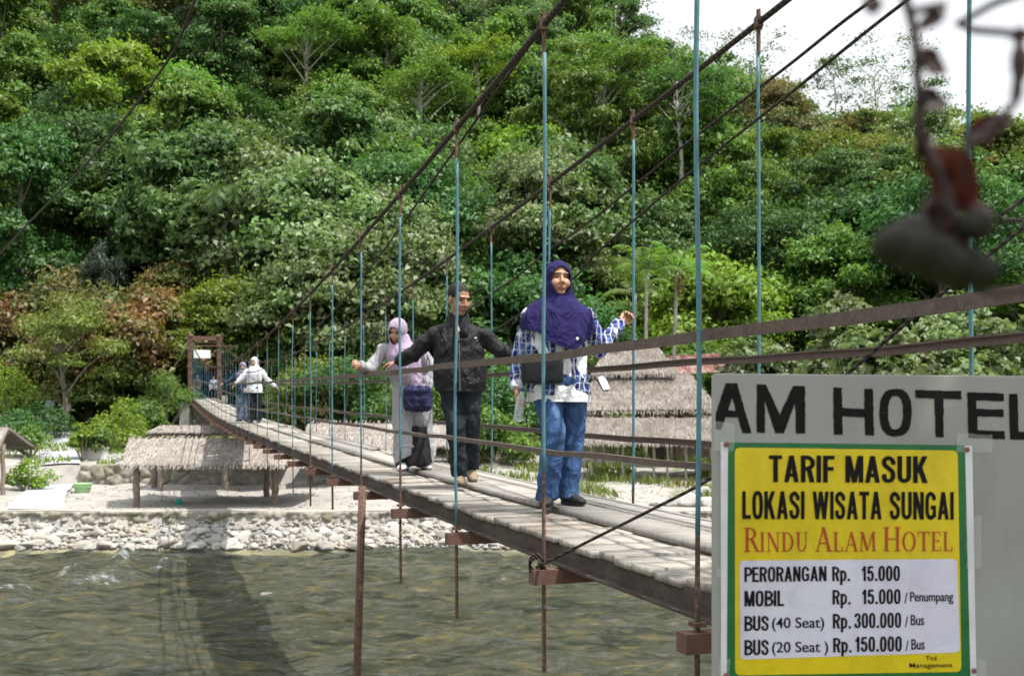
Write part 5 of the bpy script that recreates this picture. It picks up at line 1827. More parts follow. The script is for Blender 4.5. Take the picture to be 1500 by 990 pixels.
def paint_face(me, c, M, s, base=0):
    """eyes, brows and lips are material patches of the one body"""
    Mi = M.inverted(); c = V(c)
    for p in me.polygons:
        q = Mi @ (V(p.center) - c) / s
        if q.y > -.045 or q.z < -.12 or q.z > .08: continue
        for sx in (-1, 1):
            x = q.x - sx * .030
            if (x / .0135) ** 2 + ((q.z - .008) / .0052) ** 2 < 1: p.material_index = 1
            elif (x / .021) ** 2 + ((q.z - .029 + x * sx * .12) / .0036) ** 2 < 1: p.material_index = 2
        if (q.x / .024) ** 2 + ((q.z + .065) / .0105) ** 2 < 1 and q.y < -.07: p.material_index = 3


def add_hand(bm, wrist, d, n, thumb, curl=1.0, s=1.0, spread=.0, flatten=1.0):
    """palm and five fingers; d points along the palm, n out of the palm, thumb = +-1 side"""
    d = V(d).normalized(); n = V(n); n = (n - d * n.dot(d)).normalized(); sd = d.cross(n) * thumb
    w = V(wrist)
    sweep(bm, [w - d * .03 * s, w + d * .02 * s, w + d * .055 * s, w + d * .088 * s], [(.026 * s, .020 * s), (.034 * s, .018 * s), (.041 * s, .016 * s), (.040 * s, .013 * s)], 12, ref=sd, round_ends=True)
    for i, L in enumerate((.072, .080, .074, .058)):
        b = w + d * (.084 - .004 * abs(i - 1.2)) * s + sd * (.030 - .0205 * i) * s
        pts = [b - d * .02 * s, b]
        ang = 0.0
        p = b
        for j, fr in enumerate((.44, .32, .24)):
            ang += curl * (.55, .75, .5)[j] * (1 + .08 * i)
            v_ = d * math.cos(ang) + n * math.sin(ang) + sd * (spread * (1.2 - i))
            p = p + v_.normalized() * L * fr * s
            pts.append(p)
        sweep(bm, pts, [.0095 * s, .0095 * s, .0088 * s, .008 * s, .0068 * s], 8, ref=sd, round_ends=True)
    b = w + d * .028 * s + sd * .030 * s
    p1 = b + (sd * .75 + d * .75 + n * .35).normalized() * .036 * s
    p2 = p1 + (sd * (.5 - .5 * curl) + d * .8 + n * (.3 + .55 * curl)).normalized() * .030 * s
    p3 = p2 + (d * .7 + n * (.3 + .6 * curl) - sd * .4 * curl).normalized() * .024 * s
    sweep(bm, [b - sd * .015 * s, b, p1, p2, p3], [.013 * s, .0135 * s, .0115 * s, .0100 * s, .008 * s], 8, ref=n, round_ends=True)


def folds(amp, sx, sy, sz, seed=0.0, amp2=0.0):
    def f(p):
        a = noise.noise(V((p.x * sx + seed, p.y * sy, p.z * sz)))
        a = (1 - abs(a) * 2.2) - .35
        b = noise.noise(V((p.x * sx * 2.3, p.y * sy * 2.3 + seed, p.z * sz * 2.6)))
        return amp * a + (amp2 or amp * .4) * b
    return f


def cut(me, test):
    bm = bmesh.new(); bm.from_mesh(me)
    dead = [f for f in bm.faces if test(f.calc_center_median())]
    bmesh.ops.delete(bm, geom=dead, context='FACES')
    bm.to_mesh(me); bm.free()


def body(root, J, skin_m, s=1.0, voxel=.0062, hands=True, name='body'):
    """J: joints in the figure's own frame"""
    bm = bmesh.new()
    side = V((math.cos(J['yaw']), math.sin(J['yaw']), 0))
    pel, che, nek, hd = V(J['pelvis']), V(J['chest']), V(J['neck']), V(J['head'])
    wd = J.get('w', 1.0)
    sweep(bm, [pel - V((0, 0, .01)), pel + V((0, 0, .03)), pel.lerp(che, .45), che, che.lerp(nek, .6), nek], [(.13 * wd, .10 * wd), (.165 * wd, .115 * wd), (.14 * wd, .10 * wd), (.165 * wd, .105 * wd), (.12 * wd, .075 * wd), (.058, .058)], 16, ref=side, round_ends=True)
    M = J['M']
    sweep(bm, [nek - V((0, 0, .03)), nek.lerp(hd, .45), hd + M @ V((0, .02, -.03))], [.060 * s, .054 * s, .052 * s], 14, round_ends=True)
    add_head(bm, hd, M, s)
    for a in ('l', 'r'):
        sh, el, wr = V(J['sh_' + a]), V(J['el_' + a]), V(J['wr_' + a])
        sweep(bm, [che.lerp(sh, .6), sh, sh.lerp(el, .5), el, el.lerp(wr, .35), wr], [.05 * wd, .052 * wd, .045 * wd, .038 * wd, .037 * wd, .026], 10, round_ends=True)
        if hands and 'hd_' + a in J:
            add_hand(bm, wr, *J['hd_' + a])
        hp, kn, an = V(J['hp_' + a]), V(J['kn_' + a]), V(J['an_' + a])
        sweep(bm, [hp + V((0, 0, .05)), hp, hp.lerp(kn, .5), kn, kn.lerp(an, .35), an], [.085 * wd, .088 * wd, .072 * wd, .055 * wd, .053 * wd, .036], 12, round_ends=True)
        toe = V(J['toe_' + a])
        sweep(bm, [an - toe * .02, an + V((0, 0, -.045)) + toe * .05, an + V((0, 0, -.055)) + toe * .13], [.035, (.037, .028), (.036, .018)], 10, ref=toe.cross(V((0, 0, 1))), round_ends=True)
    me = remesh(bm, voxel, 2, name)
    for m in (skin_m, M_EYE, M_BROW, M_LIP): me.materials.append(m)
    paint_face(me, hd, M, s)
    return obj('body', me, None, root, smooth=True)


def shoe(root, an, toe, mat, h=.085, L=1.0, sole=None):
    an, toe = V(an), V(toe).normalized()
    sd = toe.cross(V((0, 0, 1)))
    bm = bmesh.new()
    g = an - V((0, 0, an.z)) if False else an
    sweep(bm, [g - toe * .055 + V((0, 0, -.02)), g - toe * .03 + V((0, 0, -.035)), g + toe * .04 + V((0, 0, -.045)), g + toe * .10 + V((0, 0, -.055)), g + toe * .155 * L + V((0, 0, -.062))], [(.036, .040), (.042, .050), (.046, .046), (.048, .034), (.034, .024)], 12, ref=sd, round_ends=True)
    sweep(bm, [g + V((0, 0, -.03)), g + V((0, 0, h - .05))], [.046, .042], 12)
    me = remesh(bm, .007, 4, 'shoe')
    o = obj('shoe', me, mat, root, smooth=True)
    bm = bmesh.new()
    ring = []
    for a in np.linspace(0, 2 * PI, 24, endpoint=False):
        f = math.cos(a); s_ = math.sin(a)
        ring.append(g + toe * (.05 + .12 * f) + sd * (s_ * (.046 + .004 * f)) + V((0, 0, -.088)))
    lo = [bm.verts.new(p) for p in ring]; hi = [bm.verts.new(p + V((0, 0, .02))) for p in ring]
    for i in range(24): bm.faces.new((lo[i], lo[(i + 1) % 24], hi[(i + 1) % 24], hi[i]))
    bm.faces.new(lo[::-1]); bm.faces.new(hi)
    obj('sole', bm, sole or M_SOLE, o)
    return o


def trousers(root, J, mat, rad, name='trousers', top=.0, voxel=.009, hem=.06, fold=(.010, 9, 9, 5)):
    bm = bmesh.new()
    side = V((math.cos(J['yaw']), math.sin(J['yaw']), 0))
    pel = V(J['pelvis'])
    wd = J.get('w', 1.0)
    sweep(bm, [pel + V((0, 0, .14 + top)), pel + V((0, 0, .05)), pel - V((0, 0, .04)), pel - V((0, 0, .10))], [(.170 * wd, .130 * wd), (.19 * wd, .143 * wd), (.194 * wd, .146 * wd), (.17 * wd, .125 * wd)], 18, ref=side)
    for a in ('l', 'r'):
        hp, kn, an = V(J['hp_' + a]), V(J['kn_' + a]), V(J['an_' + a])
        e = an - V((0, 0, hem))
        sweep(bm, [hp + V((0, 0, .02)), hp.lerp(kn, .3), hp.lerp(kn, .7), kn, kn.lerp(an, .5), an, e], [rad[0], rad[0] * .98, rad[1] * 1.04, rad[1], (rad[1] + rad[2]) / 2, rad[2], rad[2] * 1.02], 16, ref=side)
    me = remesh(bm, voxel, 4, 'trousers')
    displace(me, folds(fold[0], *fold[1:], seed=pel.x * 9 + rad[0] * 50))
    return obj(name, me, mat, root, smooth=True)


def top_bm(J, hem_z, rw, sleeve, cuff=.045, shoulder=.066, upto=.6, sleeves=('l', 'r'), flare=1.0, sl_end=1.0):
    bm = bmesh.new()
    side = V((math.cos(J['yaw']), math.sin(J['yaw']), 0))
    pel, che, nek = V(J['pelvis']), V(J['chest']), V(J['neck'])
    wd = J.get('w', 1.0)
    hem = V((pel.x, pel.y, hem_z))
    sweep(bm, [hem, hem.lerp(pel, .5) + V((0, 0, .04)), pel.lerp(che, .35), pel.lerp(che, .7), che + V((0, 0, .03)), che.lerp(nek, upto), nek + V((0, 0, -.01))],
          [(rw[0] * flare, rw[0] * .74 * flare), (rw[0], rw[0] * .74), (rw[1], rw[1] * .74), (rw[2], rw[2] * .72), (rw[2] * .98, rw[2] * .66), (rw[2] * .72, rw[2] * .5), (.075, .075)], 20, ref=side)
    for a in sleeves:
        sh, el, wr = V(J['sh_' + a]), V(J['el_' + a]), V(J['wr_' + a])
        e = el.lerp(wr, sl_end)
        sweep(bm, [che.lerp(sh, .55), sh, sh.lerp(el, .5), el, el.lerp(e, .5), e], [shoulder, shoulder * .98, sleeve, sleeve * .95, sleeve * .85, cuff], 14, round_ends=False)
        ell(bm, sh, (shoulder * .98,) * 3)
        sweep(bm, [nek + V((0, .01, -.075)), nek.lerp(sh, .5) + V((0, .01, -.035)), sh], [shoulder * .9, shoulder * .95, shoulder * .9], 12)
    return bm


def hijab(root, J, mat, s, drape, voxel=.007, fold=(.009, 11, 11, 3), face=(.060, .088), name='hijab', back=.0):
    bm = bmesh.new()
    hd, M = V(J['head']), J['M']
    ell(bm, hd + M @ (V((0, .018, .022)) * s), (.094 * s, .116 * s, .112 * s), M, 20, 14)
    ell(bm, hd + M @ (V((0, .000, -.045)) * s), (.088 * s, .100 * s, .095 * s), M, 20, 14)
    side = V((math.cos(J['yaw']), math.sin(J['yaw']), 0))
    sweep(bm, [V(p) for p, r in drape], [r for p, r in drape], 22, ref=side)
    me = remesh(bm, voxel, 5, 'hijab')
    Mi = M.inverted()
    f0 = folds(*fold, seed=hd.x * 7)
    def f(p):
        q = Mi @ (p - hd) / s
        k_ = min(1, max(.12, (-.03 - q.z) / .12))
        return f0(p) * k_
    displace(me, f)
    cut(me, lambda p: (lambda q: q.y < -.015 and (q.x / face[0]) ** 2 + ((q.z + .012) / face[1]) ** 2 < 1)(Mi @ (p - hd) / s))
    return obj(name, me, mat, root, smooth=True)


def person_root(label, px, Y, zf, group=None):
    x = (px - 750) / F * Y
    return thing('person', label, 'person', (x, Y, zf), 0, group)


def tdeck(Y): return Y       # centre line parameter is close to Y on the walkway

# ------------------------------------------------------------------ woman in the navy veil
# local frame: x to the photo's right, y away from the photo, z up
k = N('blue_white_batik')
v = k.coord('Object')
wob = k.n('Mix', _data_type='RGBA'); 
nv = k.n('TexNoise', Vector=v, Scale=7.0, Detail=3).outputs['Color']
vv_ = k.n('VectorMath', _operation='ADD'); k.t.links.new(v, vv_.inputs[0])
sc1 = k.n('VectorMath', _operation='SCALE'); k.t.links.new(nv, sc1.inputs[0]); sc1.inputs['Scale'].default_value = .07
k.t.links.new(sc1.outputs[0], vv_.inputs[1])
w1 = k.n('TexWave', Vector=vv_.outputs[0], Scale=7.5, Distortion=.6, _bands_direction='X').outputs['Fac']
w2 = k.n('TexWave', Vector=vv_.outputs[0], Scale=5.5, Distortion=.8, _bands_direction='Z').outputs['Fac']
bl = k.noise(v, 10, 3, .55, .8); fl = k.n('TexVoronoi', Vector=vv_.outputs[0], Scale=17, _feature='DISTANCE_TO_EDGE').outputs['Distance']
big_ = k.noise(k.coord('Object', (1, 1, .6)), 5.0, 2, .5)
base = k.mix(k.ramp(bl, [(.46, 0.0), (.53, 1.0)]), (.010, .016, .065), (.028, .058, .26))
base = k.mix(k.ramp(w1, [(.86, 0.0), (.92, .8)]), base, (.55, .58, .66))
base = k.mix(k.ramp(w2, [(.95, 0.0), (.985, .6)]), base, (.52, .55, .64))
base = k.mix(k.ramp(fl, [(.008, .7), (.028, 0.0)]), base, (.45, .48, .60))
base = k.mix(k.ramp(big_, [(.65, 0.0), (.69, .9)]), base, (.66, .67, .72))
M_BATIK = k.done(k.pbr(base, .85, k.bump(k.noise(v, 9, 4, .55, 1.6), .7, .05), spec=.2))
def denim(name, a, b, c):
    k = N(name); v = k.coord('Object')
    n1 = k.noise(k.coord('Object', (1, 1, .45)), 7, 5, .65); n2 = k.noise(v, 160, 3)
    col = k.ramp(n1, [(.30, a), (.52, b), (.70, c)])
    col = k.mix(.4, col, k.ramp(n2, [(.3, .7), (.7, 1.25)]), 'MULTIPLY')
    return k.done(k.pbr(col, .9, k.bump(k.math('ADD', k.noise(k.coord('Object', (1, 1, .5)), 9, 4, .55, 1.8), k.math('MULTIPLY', n2, .04)), .8, .06), spec=.15))
M_JEANS = denim('blue_denim', (.024, .050, .125), (.046, .095, .215), (.105, .185, .34))
M_BLACKJEANS = denim('black_denim', (.010, .013, .018), (.020, .026, .034), (.05, .06, .075))
M_NAVY = cloth('navy_veil', (.012, .009, .060), (.022, .016, .092), 12)
M_WSHIRT = cloth('white_shirt', (.70, .71, .74), (.76, .77, .79), 20)
M_JACKET = cloth('black_jacket', (.010, .010, .012), (.020, .019, .022), 16, .58, wr=1.15)
M_LILAC = cloth('lilac_veil', (.36, .27, .39), (.44, .34, .46), 14)
M_GREYJ = cloth('pale_grey_cloth', (.30, .29, .315), (.37, .36, .385), 18)
M_DARK = cloth('black_cloth', (.010, .010, .012), (.022, .020, .024), 18)
M_BAG = mottled('black_leather', (.008, .009, .012), (.014, .015, .018), 40, .5, .2, .002)
M_NAVYBAG = cloth('navy_quilted_nylon', (.012, .014, .05), (.022, .025, .08), 30, .5)

Yw = 6.8
w1_ = person_root('woman walking in front in a navy veil, blue and white batik shirt and jeans', 825, Yw, dz(6.8) + .047)
w1_.scale = (.943,) * 3
J = dict(yaw=.12, w=1.12, pelvis=(-.03, 0, .86), chest=(-.035, .0, 1.20), neck=(-.035, .0, 1.40), head=(-.035, -.03, 1.565), M=head_m(.22, -.10, .03),
         sh_l=(-.225, -.01, 1.31), el_l=(-.31, .02, 1.00), wr_l=(-.325, -.10, .80), hd_l=((.02, -.12, -1), (.9, -.3, 0), -1, .95),
         sh_r=(.165, .02, 1.31), el_r=(.265, .10, 1.09), wr_r=(.435, .31, 1.30), hd_r=((.50, .45, .55), (.45, -.9, .1), 1, 1.45),
         hp_l=(-.12, 0, .84), kn_l=(-.075, -.17, .50), an_l=(-.115, -.12, .085), toe_l=(-.15, -1, 0),
         hp_r=(.075, .01, .84), kn_r=(.065, .03, .46), an_r=(.035, .03, .085), toe_r=(.62, -.78, 0))
body(w1_, J, SK_A, 1.08, .006)
trousers(w1_, J, M_JEANS, (.101, .083, .079), hem=.045, top=-.13, fold=(.012, 8, 8, 7))
shoe(w1_, J['an_l'], J['toe_l'], M_SOLE); shoe(w1_, J['an_r'], J['toe_r'], M_SOLE)
me = remesh(top_bm(J, .675, (.222, .20, .205), .07, flare=1.05, sleeves=()), .009, 4)
displace(me, folds(.008, 8, 8, 3, 2))
cut(me, lambda p: p.z < .80 and p.z < .665 + .20 * abs(p.x - .07) + .02 * math.sin(p.x * 30) and p.y < 0)
cut(me, lambda p: p.z < .695 + .018)
obj('shirt', me, M_WSHIRT, w1_, smooth=True)
me = remesh(top_bm(J, .745, (.222, .198, .205), .068, .048, .074, flare=1.03), .009, 3)
displace(me, folds(.010, 9, 9, 6, 5))
cut(me, lambda p: p.y < -.02 and p.z < 1.22 and abs(p.x - (-.005 + .05 * max(0, .95 - p.z))) < .05 + .045 * max(0, 1.05 - p.z))
cut(me, lambda p: p.z < .772 + .012 * math.sin(p.x * 19))
obj('batik_jacket', me, M_BATIK, w1_, smooth=True)
hj = hijab(w1_, J, M_NAVY, 1.10, [((-.035, -.01, 1.52), (.095, .10)), ((-.04, -.01, 1.45), (.12, .115)), ((-.045, -.01, 1.38), (.20, .14)), ((-.04, -.02, 1.31), (.262, .165)), ((-.03, -.025, 1.22), (.272, .185)), ((-.02, -.03, 1.10), (.265, .195)), ((-.02, -.03, .98), (.25, .19))], fold=(.016, 7, 7, 3.0), face=(.0625, .090))
cut(hj.data, lambda p: p.z < max(1.05 + (.50 * (.07 - p.x) if p.x < .07 else 1.15 * (p.x - .07)), 0) + .012 * math.sin(p.x * 24) + (.05 if p.y > .05 else 0))
bm = bmesh.new(); ell(bm, (.085, -.205, 1.145), (.012, .012, .012)); obj('brooch', bm, M_WHITE, w1_, smooth=True)
# bag worn across
def soft_box(c, s, rz, bev=.03, name='bag', voxel=None):
    bm = bmesh.new(); box(bm, (0, 0, 0), s)
    bmesh.ops.bevel(bm, geom=bm.edges[:], offset=bev, segments=3, affect='EDGES', profile=.6)
    bmesh.ops.rotate(bm, verts=bm.verts[:], cent=(0, 0, 0), matrix=Matrix.Rotation(rz, 3, 'Z'))
    bmesh.ops.translate(bm, verts=bm.verts[:], vec=V(c))
    return bm
L0 = w1_.location
hb = thing('shoulder_bag', 'black box shaped bag slung across the woman in navy', 'bag', L0 + V((-.155, -.225, .94)) * .943)
hb.scale = (.943,) * 3
obj('body', soft_box((0, 0, 0), (.285, .10, .205), .1), M_BAG, hb, smooth=True)
bm = bmesh.new(); bar(bm, (-.12, -.056, .05), (.135, -.03, .05), .008, .012); bar(bm, (.06, -.060, .07), (.11, -.055, .07), .004, .02); obj('zip', bm, mottled('dull_metal', (.1, .1, .1), (.14, .14, .14), 30, .5), hb)
bm = bmesh.new()
pts = spline([(.12, .02, .08), (.20, .10, .16), (.28, .24, .22), (.20, .40, .30), (-.02, .44, .34), (-.16, .38, .2), (-.15, .05, .06)], 6)
rect_sweep(bm, pts, V((0, 1, 0)), .008, .03); obj('strap', bm, M_BAG, hb)
# bottle
k = N('clear_plastic_bottle')
v = k.coord('Object')
g_ = k.n('BsdfGlossy', Color=(1, 1, 1, 1), Roughness=.12).outputs[0]
t_ = k.n('BsdfTransparent', Color=(.90, .93, .95, 1)).outputs[0]
d_ = k.n('BsdfDiffuse', Color=(.75, .80, .84, 1)).outputs[0]
m1 = k.n('MixShader', Fac=.28); k.t.links.new(t_, m1.inputs[1]); k.t.links.new(d_, m1.inputs[2])
m2 = k.n('MixShader', Fac=k.n('LayerWeight', Blend=.35).outputs['Facing']); k.t.links.new(m1.outputs[0], m2.inputs[1]); k.t.links.new(g_, m2.inputs[2])
M_PET = k.done(m2.outputs[0])
bt = thing('water_bottle', 'clear plastic water bottle held upside down by the woman in navy', 'bottle', L0 + V((-.325, -.135, .58)) * .943)
bt.scale = (.943,) * 3
bt.rotation_euler = (.12, .16, 0)
bm = bmesh.new(); lathe(bm, [(.022, 0), (.030, .004), (.032, .02), (.029, .05), (.032, .08), (.032, .12), (.029, .135), (.032, .15), (.026, .175), (.013, .20), (.012, .215)], 20); obj('body', bm, M_PET, bt, smooth=True)
bm = bmesh.new(); lathe(bm, [(.0145, .213), (.0145, .232)], 16); obj('cap', bm, mottled('blue_cap', (.03, .06, .22), (.04, .08, .26), 20, .5), bt)

# ------------------------------------------------------------------ man in the black jacket
w2_ = person_root('man in black jacket and black jeans leaning on the hand rails', 678, 8.35, dz(8.35) + .047)
w2_.scale = (.948,) * 3
J = dict(yaw=.05, w=1.12, pelvis=(-.02, 0, .88), chest=(-.04, .0, 1.19), neck=(-.04, .0, 1.405), head=(-.030, -.045, 1.578), M=head_m(.66, .26, .0),
         sh_l=(-.250, -.0, 1.275), el_l=(-.43, .06, 1.12), wr_l=(-.575, .16, 1.055), hd_l=((-1, .15, -.18), (0, .1, -1), 1, .4),
         sh_r=(.175, .02, 1.275), el_r=(.325, .05, 1.14), wr_r=(.50, .20, 1.03), hd_r=((.8, .5, -.3), (0, .1, -1), -1, .7),
         hp_l=(-.11, 0, .86), kn_l=(-.055, -.07, .47), an_l=(-.025, -.03, .085), toe_l=(.25, -.95, 0),
         hp_r=(.07, .01, .86), kn_r=(.06, .02, .48), an_r=(.055, .34, .13), toe_r=(.2, -.9, -.25))
body(w2_, J, SK_B, 1.13, .0064)
bm = bmesh.new()
hd, M = V(J['head']), J['M']
ell(bm, hd + M @ V((0, .024, .052)), (.089, .109, .095), M, 20, 14)
me = remesh(bm, .006, 2)
Mi = M.inverted()
cut(me, lambda p: (lambda q: q.z < .012 + (0.055 if q.y < -.035 else 0) - .45 * max(0, q.y) or (q.y < -.05 and q.z < .075))(Mi @ (p - hd) / 1.13))
displace(me, folds(.003, 60, 60, 60))
obj('hair', me, M_HAIR, w2_, smooth=True)
trousers(w2_, J, M_BLACKJEANS, (.105, .084, .070), hem=.02, fold=(.012, 9, 9, 8))
M_TANSHOE = mottled('tan_shoe', (.24, .17, .11), (.32, .24, .17), 30, .7)
shoe(w2_, J['an_l'], J['toe_l'], M_TANSHOE); shoe(w2_, J['an_r'], J['toe_r'], M_TANSHOE)
bm = top_bm(J, .775, (.228, .230, .220), .074, .050, .078, flare=.96)
nk = V(J['neck'])
sweep(bm, [nk + V((0, .01, -.04)), nk + V((0, .012, .02)), nk + V((0, .015, .065))], [(.115, .10), (.098, .092), (.095, .09)], 18)
me = remesh(bm, .0085, 3)
displace(me, folds(.013, 8, 8, 7, 3, .006))
cut(me, lambda p: p.z > 1.30 and p.y < -.04 and abs(p.x + .03) < .02 + .35 * max(0, p.z - 1.36))
cut(me, lambda p: p.z < .795)
obj('jacket', me, M_JACKET, w2_, smooth=True)
bm = bmesh.new()
sweep(bm, [(-.03, -.03, 1.24), (-.035, -.025, 1.36), (-.035, -.01, 1.44)], [(.12, .12), (.085, .085), (.066, .066)], 16)
obj('shirt', bm, M_DARK, w2_, smooth=True)
bm = bmesh.new()
for a, b in (((-.03, -.170, 1.30), (-.022, -.182, 1.22)), ((-.022, -.186, 1.20), (-.015, -.188, .80))): bar(bm, a, b, .010, .006, V((0, -1, 0)))
obj('zip', bm, mottled('grey_zip', (.10, .10, .11), (.14, .14, .15), 40, .5), w2_)
bm = bmesh.new(); bar(bm, (-.045, -.152, 1.345), (-.028, -.168, 1.30), .028, .004, V((0, -1, 0))); obj('collar_tag', bm, cloth('cream_shirt', (.5, .46, .3), (.56, .52, .36)), w2_)
bm = bmesh.new(); ell(bm, (.115, -.150, 1.245), (.011, .004, .006)); obj('chest_emblem', bm, M_WHITE, w2_, smooth=True)

# ------------------------------------------------------------------ woman in the lilac veil
w3_ = person_root('woman in a lilac veil and pale grey clothes with her head bent', 606, 10.0, dz(10.0) + .045)
J = dict(yaw=-.12, w=1.0, pelvis=(-.02, 0, .78), chest=(-.10, -.05, 1.06), neck=(-.125, -.08, 1.215), head=(-.145, -.14, 1.335), M=head_m(-.30, .38, .10),
         sh_l=(-.29, -.07, 1.155), el_l=(-.405, -.14, .97), wr_l=(-.485, -.34, 1.0), hd_l=((-.5, -.8, .15), (.8, -.4, .0), -1, 1.4),
         sh_r=(.07, -.05, 1.155), el_r=(.185, -.03, .95), wr_r=(.13, -.12, .78), hd_r=((-.3, -.4, -.8), (-.8, 0, .3), 1, .7),
         hp_l=(-.11, 0, .76), kn_l=(-.10, -.05, .42), an_l=(-.08, -.06, .085), toe_l=(-.2, -1, 0),
         hp_r=(.07, .0, .76), kn_r=(.07, .05, .42), an_r=(.10, .10, .085), toe_r=(.3, -.95, 0))
body(w3_, J, SK_A, .95, .0068)
trousers(w3_, J, M_GREYJ, (.105, .10, .112), hem=-.15, fold=(.014, 8, 8, 3), name='wide_trousers')
bm = bmesh.new()
sweep(bm, [(.0, -.01, .42), (.0, -.02, .25), (.01, -.02, .05)], [(.14, .10), (.17, .12), (.185, .13)], 18)
me = remesh(bm, .01, 2); displace(me, folds(.022, 9, 9, 2)); obj('underskirt', me, M_DARK, w3_, smooth=True)
M_SNEAK = mottled('pale_sneaker', (.5, .5, .52), (.6, .6, .62), 30, .7)
shoe(w3_, J['an_l'], J['toe_l'], M_SNEAK); shoe(w3_, J['an_r'], J['toe_r'], M_SNEAK)
me = remesh(top_bm(J, .62, (.170, .165, .182), .066, .048, .072, flare=1.08), .010, 3)
displace(me, folds(.013, 8, 8, 4, 9))
cut(me, lambda p: p.z < .645 + .01 * math.sin(p.x * 25))
obj('tunic', me, M_GREYJ, w3_, smooth=True)
hijab(w3_, J, M_LILAC, .98, [((-.13, -.10, 1.30), (.088, .095)), ((-.12, -.09, 1.22), (.11, .11)), ((-.10, -.09, 1.13), (.165, .14)), ((-.06, -.11, 1.02), (.15, .13)), ((-.02, -.14, .90), (.11, .10)), ((.03, -.15, .80), (.07, .07)), ((.05, -.15, .74), (.04, .05))], fold=(.016, 8, 8, 3))
L3 = w3_.location
sb = thing('shoulder_bag', 'navy quilted bag hanging at the hip of the woman in the lilac veil', 'bag', L3 + V((.06, -.21, .69)))
me = remesh(soft_box((0, 0, 0), (.27, .13, .24), -.1, .05), .012, 3); displace(me, folds(.012, 14, 14, 14)); obj('body', me, M_NAVYBAG, sb, smooth=True)
bm = bmesh.new(); rect_sweep(bm, spline([(.10, .02, .10), (.12, .05, .3), (.02, .16, .50), (-.10, .10, .36), (-.09, .02, .1)], 6), V((0, 1, 0)), .008, .028); obj('strap', bm, M_NAVYBAG, sb)

# ------------------------------------------------------------------ the pair farther along
def simple_person(label, px, Y, zf, H, top_c, leg_c, veil_c, arms, yaw=0.0, sk=SK_C, head_yaw=0.0, skirt=False, vox=.014, hair=False, legdx=.0):
    s = H / 1.66
    rt = person_root(label, px, Y, zf)
    S = lambda *p: tuple(q * s for q in p)
    J = dict(yaw=yaw, w=s, pelvis=S(0, 0, .86), chest=S(0, 0, 1.18), neck=S(0, 0, 1.37), head=S(0, -.02, 1.52), M=head_m(head_yaw, .08),
             sh_l=S(-.18, 0, 1.29), sh_r=S(.18, 0, 1.29), hp_l=S(-.09, 0, .84), hp_r=S(.09, 0, .84), kn_l=S(-.08 + legdx, -.05, .46), kn_r=S(.08, .02, .46),
             an_l=S(-.08 + legdx, -.04, .085), an_r=S(.09, .05, .085), toe_l=(-.2, -1, 0), toe_r=(.2, -1, 0))
    for a in ('l', 'r'):
        el, wr = arms[a]
        J['el_' + a] = S(*el); J['wr_' + a] = S(*wr)
        d = (V(wr) - V(el)).normalized()
        J['hd_' + a] = (tuple(d), (0, -.3, -1), 1 if a == 'l' else -1, .6)
    body(rt, J, sk, s, vox * .62)
    trousers(rt, J, leg_c, (.10 * s, .09 * s, .085 * s), voxel=vox, hem=.04)
    shoe(rt, J['an_l'], J['toe_l'], M_SOLE); shoe(rt, J['an_r'], J['toe_r'], M_SOLE)
    me = remesh(top_bm(J, .72 * s, (.20 * s, .185 * s, .19 * s), .068 * s, .05, .075 * s), vox, 3)
    displace(me, folds(.012, 8, 8, 5, px)); cut(me, lambda p: p.z < .745 * s)
    obj('shirt', me, top_c, rt, smooth=True)
    if hair:
        bm = bmesh.new(); ell(bm, V(J['head']) + V((0, .02, .045)) * s, S(.082, .10, .085)); obj('hair', bm, M_HAIR, rt, smooth=True)
    else:
        hijab(rt, J, veil_c, s, [(S(0, 0, 1.48), S(.09, .10)), (S(0, 0, 1.40), S(.11, .11)), (S(0, -.01, 1.32), S(.20, .14)), (S(.03, -.03, 1.18), S(.19, .15)), (S(.06, -.04, 1.02), S(.12, .11))], vox * .8)
    return rt

M_WVEIL = cloth('white_veil', (.66, .64, .68), (.72, .70, .73), 14)
M_TEALTOP = cloth('dark_blue_top', (.018, .03, .06), (.03, .045, .085), 14)
M_GREYJEAN = denim('grey_blue_denim', (.08, .10, .14), (.13, .165, .22), (.2, .24, .3))
M_MAUVE = cloth('mauve_veil', (.22, .17, .24), (.28, .22, .30), 14)
zz = dz(25) + .045
simple_person('woman in white veil, white shirt and black trousers far along the bridge', 373, 25.0, zz, 1.60, M_WSHIRT, M_DARK, M_WVEIL,
              dict(l=((-.33, -.05, 1.10), (-.46, -.10, .96)), r=((.34, .02, 1.05), (.52, .05, .90))), head_yaw=-.2)
simple_person('woman in a dark top, mauve veil and grey blue jeans behind the white veiled one', 356, 25.9, dz(25.9) + .045, 1.50, M_TEALTOP, M_GREYJEAN, M_MAUVE,
              dict(l=((-.36, -.05, 1.12), (-.52, -.1, 1.04)), r=((.22, -.06, 1.02), (.15, -.2, .9))), head_yaw=.1)
# people waiting under the far portal
M_TANTOP = cloth('tan_top', (.30, .20, .13), (.38, .26, .18), 14); M_LBLUE = cloth('pale_blue_shirt', (.42, .48, .58), (.5, .56, .65), 14); M_BLUETOP = cloth('deep_blue_shirt', (.03, .05, .14), (.05, .07, .2), 14)
dn = dict(l=((-.24, -.02, 1.02), (-.22, -.12, .80)), r=((.24, -.02, 1.02), (.22, -.12, .80)))
simple_person('person in a tan top standing left under the far portal', 289, 51.8, .50, 1.25, M_TANTOP, M_DARK, M_MAUVE, dn, vox=.022)
simple_person('tall person in deep blue standing in the middle under the far portal', 302, 52.6, .50, 1.66, M_BLUETOP, M_BLACKJEANS, None, dn, vox=.022, hair=True)
simple_person('person in a pale blue shirt and dark trousers right under the far portal', 313, 51.6, .50, 1.22, M_LBLUE, M_DARK, None, dn, vox=.022, hair=True)
